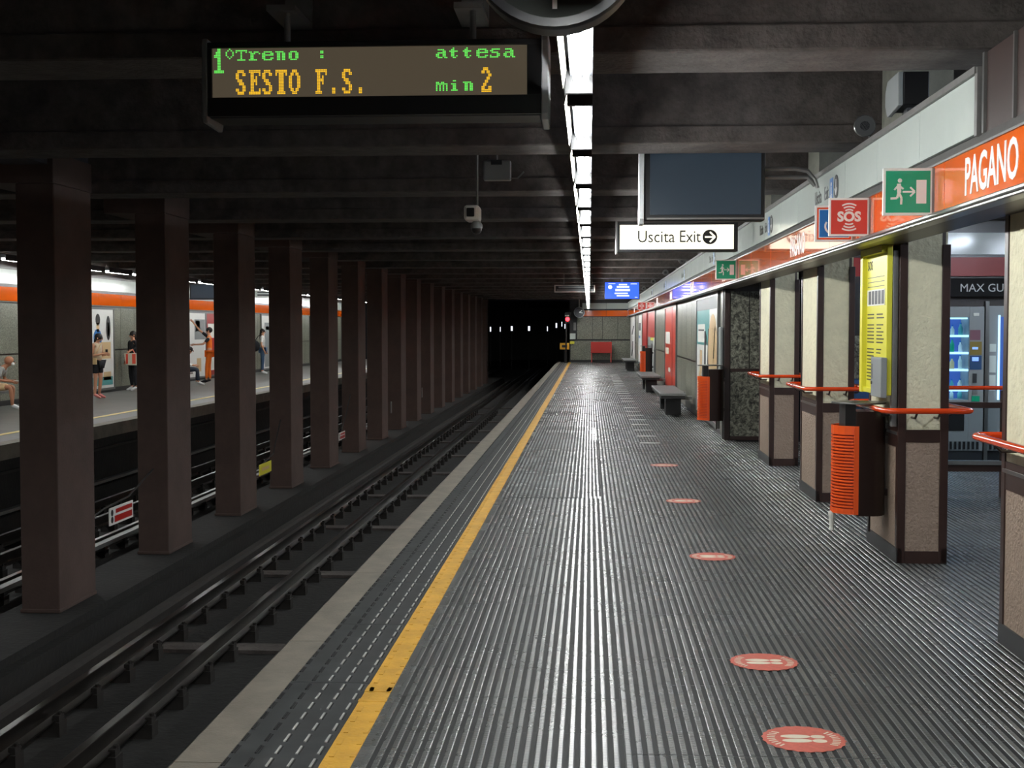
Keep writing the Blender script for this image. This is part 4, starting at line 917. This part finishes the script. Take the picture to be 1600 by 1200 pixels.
#PEOPLE
# ---------------------------------------------------------------- people on the far platform
def skin(name,verts,edges,m,parent,root=0,sub=1):
    me=bpy.data.meshes.new(name); me.from_pydata([v[0] for v in verts],edges,[]); me.materials.append(m)
    o=bpy.data.objects.new(name,me); COL.objects.link(o); o.parent=parent; ORG[o.name]=org(parent)
    md=o.modifiers.new('skin','SKIN'); md.use_smooth_shade=True
    sv=me.skin_vertices[0].data
    for i,v in enumerate(verts):
        r=v[1]; sv[i].radius=r if isinstance(r,tuple) else (r,r); sv[i].use_root=(i==root)
    s=o.modifiers.new('sub','SUBSURF'); s.levels=sub; s.render_levels=sub
    return o
def person(loc,face,label,pose=None,skinm='skin',hair='hairdark',longhair=True,top='tee',sleeve=.5,pants='blackcloth',pantlen=1.0,shoe='shoe',scale=1.0,group=None):
    P=dict(pelvis=(0,0,.94),waist=(0,0,1.08),chest=(0,.01,1.27),neckb=(0,0,1.40),neck=(0,.005,1.46),headl=(0,.02,1.52),headm=(0,.015,1.585),headt=(0,0,1.65),
      shoL=(-.17,0,1.37),elbL=(-.22,-.02,1.10),wriL=(-.22,.08,.88),shoR=(.17,0,1.37),elbR=(.22,-.02,1.10),wriR=(.22,.08,.88),
      hipL=(-.09,0,.90),kneL=(-.095,.02,.49),ankL=(-.095,-.02,.09),toeL=(-.10,.13,.03),hipR=(.09,0,.90),kneR=(.095,.02,.49),ankR=(.095,-.02,.09),toeR=(.10,.13,.03))
    if pose: P.update(pose)
    P={k:tuple(c*scale for c in v) for k,v in P.items()}
    t=thing('person',loc,label,'person',group); t.rotation_euler=(0,0,-math.atan2(face[0],face[1])); ORG[t.name]=V((0,0,0))
    R=dict(pelvis=(.135,.10),waist=(.115,.085),chest=(.14,.095),neckb=(.07,.06),neck=.048,headl=(.058,.066),headm=(.076,.092),headt=(.055,.065),
      shoL=.052,elbL=.036,wriL=.024,shoR=.052,elbR=.036,wriR=.024,hipL=.085,kneL=.054,ankL=.036,toeL=.03,hipR=.085,kneR=.054,ankR=.036,toeR=.03)
    names=list(P); idx={k:i for i,k in enumerate(names)}
    verts=[(P[k],R[k]) for k in names]
    ed=[('pelvis','waist'),('waist','chest'),('chest','neckb'),('neckb','neck'),('neck','headl'),('headl','headm'),('headm','headt')]
    for s in 'LR': ed+=[('neckb','sho'+s),('sho'+s,'elb'+s),('elb'+s,'wri'+s),('pelvis','hip'+s),('hip'+s,'kne'+s),('kne'+s,'ank'+s),('ank'+s,'toe'+s)]
    E=[(idx[a],idx[b]) for a,b in ed]
    for s in 'LR':   # palm, four fingers and a thumb
        w=V(P['wri'+s]); e=V(P['elb'+s]); d=(w-e).normalized(); up=V((1,0,0)) if abs(d.x)<.8 else V((0,0,1)); a=d.cross(up).normalized(); b=d.cross(a)
        pi=len(verts); verts.append((tuple(w+d*.07),(.03,.016))); E.append((idx['wri'+s],pi))
        for k,(off,l) in enumerate(((-.027,.055),(-.009,.068),(.009,.064),(.027,.05))):
            i=len(verts); verts.append((tuple(w+d*.10+a*off),.009)); verts.append((tuple(w+d*(.10+l*.55)+a*off*1.1+b*.008),.008)); verts.append((tuple(w+d*(.10+l)+a*off*1.1+b*.022),.007)); E+=[(pi,i),(i,i+1),(i+1,i+2)]
        i=len(verts); verts.append((tuple(w+d*.05-a*.035+b*.008),.010)); verts.append((tuple(w+d*.085-a*.05+b*.02),.008)); E+=[(idx['wri'+s],i),(i,i+1)]
    skin('body',verts,E,M[skinm],t)
    def chain_(name,keys,m,extra=.012,edges=None,rr=None):
        vs=[];es=[]
        for i,k in enumerate(keys):
            p,r=k if isinstance(k,tuple) and not isinstance(k,str) else (P[k],R[k])
            if isinstance(k,str): r=tuple(x+extra for x in r) if isinstance(r,tuple) else r+extra
            vs.append((tuple(p),r))
        es=edges or [(i,i+1) for i in range(len(keys)-1)]
        return skin(name,vs,es,M[m],t)
    lerp=lambda a,b,u: tuple(V(P[a])*(1-u)+V(P[b])*u)
    sl=lambda s: (lerp('sho'+s,'elb'+s,sleeve*2),.05) if sleeve<=.5 else (lerp('elb'+s,'wri'+s,sleeve*2-1),.04)
    keys=['pelvis','waist','chest',(lerp('neckb','neck',.1),(.075,.065)),'shoL','shoR']; es=[(0,1),(1,2),(2,3),(3,4),(3,5)]
    if sleeve>0:
        if sleeve>.5: keys+=['elbL','elbR',sl('L'),sl('R')]; es+=[(4,6),(5,7),(6,8),(7,9)]
        else: keys+=[sl('L'),sl('R')]; es+=[(4,6),(5,7)]
    chain_('top',keys,top,.014,es)
    if pantlen>.5: ks=['pelvis','hipL','kneL',(lerp('kneL','ankL',.92),.048),'hipR','kneR',(lerp('kneR','ankR',.92),.048)]; es=[(0,1),(1,2),(2,3),(0,4),(4,5),(5,6)]
    else: ks=['pelvis','hipL',(lerp('hipL','kneL',pantlen*2),.082),'hipR',(lerp('hipR','kneR',pantlen*2),.082)]; es=[(0,1),(1,2),(0,3),(3,4)]
    chain_('trousers' if pantlen>.5 else 'shorts',ks,pants,.018,es)
    for s in 'LR': chain_('shoe',[(lerp('ank'+s,'toe'+s,-.15),.045),(lerp('ank'+s,'toe'+s,.6),.04),(lerp('ank'+s,'toe'+s,1.25),.03)],shoe)
    # hair, face
    H=V(P['headm']); fw=(V(P['headl'])+V((0,.0,0)))
    mb=MB(); mb.ball((H.x,H.y-.022,H.z+.022),.098,(.95,1.05,1.0))
    obj('hair',mb,M[hair],t,smooth=True)
    if longhair:
        chain_('long_hair',[((H.x,H.y-.07,H.z+.02),(.075,.05)),((H.x,H.y-.095,H.z-.12),(.085,.045)),((H.x,H.y-.10,H.z-.26),(.075,.035)),((H.x,H.y-.09,H.z-.36),(.04,.02))],hair)
    mb=MB(); 
    for sx in (-.03,.03): mb.ball((H.x+sx,H.y+.082,H.z-.005),.011)
    obj('eyes',mb,M['ink'],t)
    obj('nose',MB().ball((H.x,H.y+.096,H.z-.03),.014,(.8,1,1.4)),M[skinm],t,smooth=True)
    obj('mouth',MB().box(H.x-.022,H.x+.022,H.y+.084,H.y+.092,H.z-.066,H.z-.06),M['pink'],t)
    obj('ears',MB().ball((H.x-.078,H.y+.005,H.z-.015),.018,(.5,.9,1.4)).ball((H.x+.078,H.y+.005,H.z-.015),.018,(.5,.9,1.4)),M[skinm],t)
    return t,P
Rt=(.93,.30)
t,P=person((-12.48,32.64,ZF),(.95,-.25),'woman in black shorts looking at her phone before the white poster',
  dict(headl=(0,.05,1.51),headm=(0,.07,1.565),headt=(0,.06,1.63),elbR=(.20,-.02,1.10),wriR=(.12,.22,1.14),elbL=(-.21,-.02,1.10),wriL=(-.10,.20,1.12),kneL=(-.07,.05,.49),kneR=(.08,.0,.49)),
  top='beigecloth',sleeve=0,pants='blackcloth',pantlen=.36,shoe='pink',scale=.98)
obj('phone',MB().box(-.03,.05,.28,.30,1.14,1.24),M['black'],t)
obj('hip_bag',MB().box(.17,.23,-.12,.12,.86,1.02),M['sand'],t,bevel=.01)
obj('bag_strap',MB().tube([(.2,0,1.02),(.15,.12,1.2),(-.05,.1,1.42)],.010,6),M['sand'],t)
SIT=dict(pelvis=(0,0,.50),waist=(0,.03,.64),chest=(0,.10,.82),neckb=(0,.16,.94),neck=(0,.19,1.0),headl=(0,.23,1.04),headm=(0,.25,1.095),headt=(0,.24,1.16),
  shoL=(-.17,.14,.92),elbL=(-.22,.15,.66),wriL=(-.12,.36,.62),shoR=(.17,.14,.92),elbR=(.22,.15,.66),wriR=(.12,.36,.62),
  hipL=(-.09,.04,.49),kneL=(-.12,.46,.50),ankL=(-.12,.42,.10),toeL=(-.12,.57,.04),hipR=(.09,.04,.49),kneR=(.12,.46,.50),ankR=(.12,.50,.10),toeR=(.12,.65,.04))
t,P=person((-12.98,27.72,ZF),(.97,.15),'seated man in grey t-shirt and white face mask at the left edge',dict(SIT,chest=(0,.17,.80),neckb=(0,.30,.91),neck=(0,.34,.96),headl=(0,.40,1.0),headm=(0,.43,1.05),headt=(0,.43,1.12),shoL=(-.17,.26,.89),shoR=(.17,.26,.89),elbL=(-.22,.24,.66),elbR=(.22,.24,.66),wriL=(-.10,.44,.62),wriR=(.10,.44,.62)),skinm='skin2',hair='skin2',longhair=False,top='tee',sleeve=.4,pants='sand',pantlen=.42,shoe='shoe')
H=V(P['headm']); obj('face_mask',MB().ball((H.x,H.y+.06,H.z-.045),.05,(1.1,.8,.9)),M['whitecloth'],t,smooth=True)
obj('phone',MB().box(-.04,.04,.50,.60,.62,.64),M['whitecloth'],t)
b=thing('far_bench',(-13.1,27.4,ZF),'dark bench under the seated man in grey','bench'); obj('seat',MB().box(-13.25,-12.8,26.6,28.4,.27,.32),M['dullsteel'],b); obj('leg',MB().box(-13.15,-12.95,26.9,27.1,ZF,.27),M['black'],b); obj('leg',MB().box(-13.15,-12.95,27.9,28.1,ZF,.27),M['black'],b)
t,P=person((-13.0,36.75,ZF),(-.6,-.8),'person in dark clothes half hidden by the second pillar, carrying a bag',dict(elbL=(-.24,.05,1.22),wriL=(-.22,.20,1.15)),top='blackcloth',sleeve=.9,pants='blackcloth')
bag=thing('shopping_bag',(-12.94,36.46,.66),'orange and white shopping bag carried by the half-hidden person','bag')
obj('body',MB().prism([(-13.09,.66),(-12.79,.66),(-12.74,1.0),(-13.14,1.0)],'y',36.38,36.50),M['stickerwhite'],bag,bevel=.01); obj('stripe',MB().box(-13.08,-13.02,36.37,36.38,.70,.98),M['orangeposter'],bag); obj('stripe',MB().box(-12.90,-12.80,36.37,36.38,.70,.98),M['orangeposter'],bag)
obj('handle',MB().tube([(-13.04,36.44,.98),(-12.98,36.45,1.09),(-12.90,36.45,1.09),(-12.84,36.44,.98)],.012,6),M['orangeposter'],bag)
L_=(-.93,-.30)
t,P=person((-12.36,42.1,ZF),L_,'worker in orange overalls reaching up to the wall poster',
  dict(elbR=(.26,.26,1.58),wriR=(.22,.46,1.82),elbL=(-.20,.18,1.18),wriL=(-.14,.42,1.16),kneL=(-.10,.08,.49),ankL=(-.10,.10,.09),toeL=(-.1,.24,.03)),
  hair='hairdark',longhair=False,top='hivis',sleeve=0,pants='hivis',shoe='blackcloth',scale=1.07)
lv=lambda a,b,u: tuple(V(P[a])*(1-u)+V(P[b])*u)
for s in 'LR': skin('sleeve',[(P['sho'+s],.066),(lv('sho'+s,'elb'+s,.8),.052)],[(0,1)],M['blackcloth'],t)
obj('hip_pouch',MB().box(.14,.24,-.1,.1,.82,1.0),M['blackcloth'],t,bevel=.01)
t,P=person((-12.62,40.05,ZF),(.97,.2),'seated person in dark jeans and white shoes partly hidden by the second pillar',SIT,top='whitecloth',sleeve=.9,pants='darkjean',shoe='shoe',longhair=False)
b=thing('far_bench',(-12.75,39.8,ZF),'dark bench under the person in dark jeans','bench'); obj('seat',MB().box(-12.85,-12.45,39.0,40.6,.27,.32),M['dullsteel'],b); obj('leg',MB().box(-12.75,-12.6,39.3,39.5,ZF,.27),M['black'],b); obj('leg',MB().box(-12.75,-12.6,40.2,40.4,ZF,.27),M['black'],b)
t,P=person((-12.72,50.5,ZF),(.9,.1),'standing woman with long dark hair, white top and blue jeans, seen through the fourth gap',dict(kneL=(-.09,-.02,.49)),top='whitecloth',sleeve=.4,pants='denim',scale=1.04)
bag=thing('shoulder_bag',(-13.0,50.3,1.0),'round black bag worn by the woman in jeans','bag'); obj('body',MB().ball((-12.98,50.25,1.02),.22,(1,.5,1.05)),M['blackcloth'],bag,smooth=True); obj('strap',MB().tube([(-12.98,50.3,1.2),(-12.85,50.42,1.42),(-12.70,50.45,1.45)],.014,6),M['blackcloth'],bag)
obj('charm',MB().ball((-13.0,50.13,1.1),.02),M['steel'],bag)
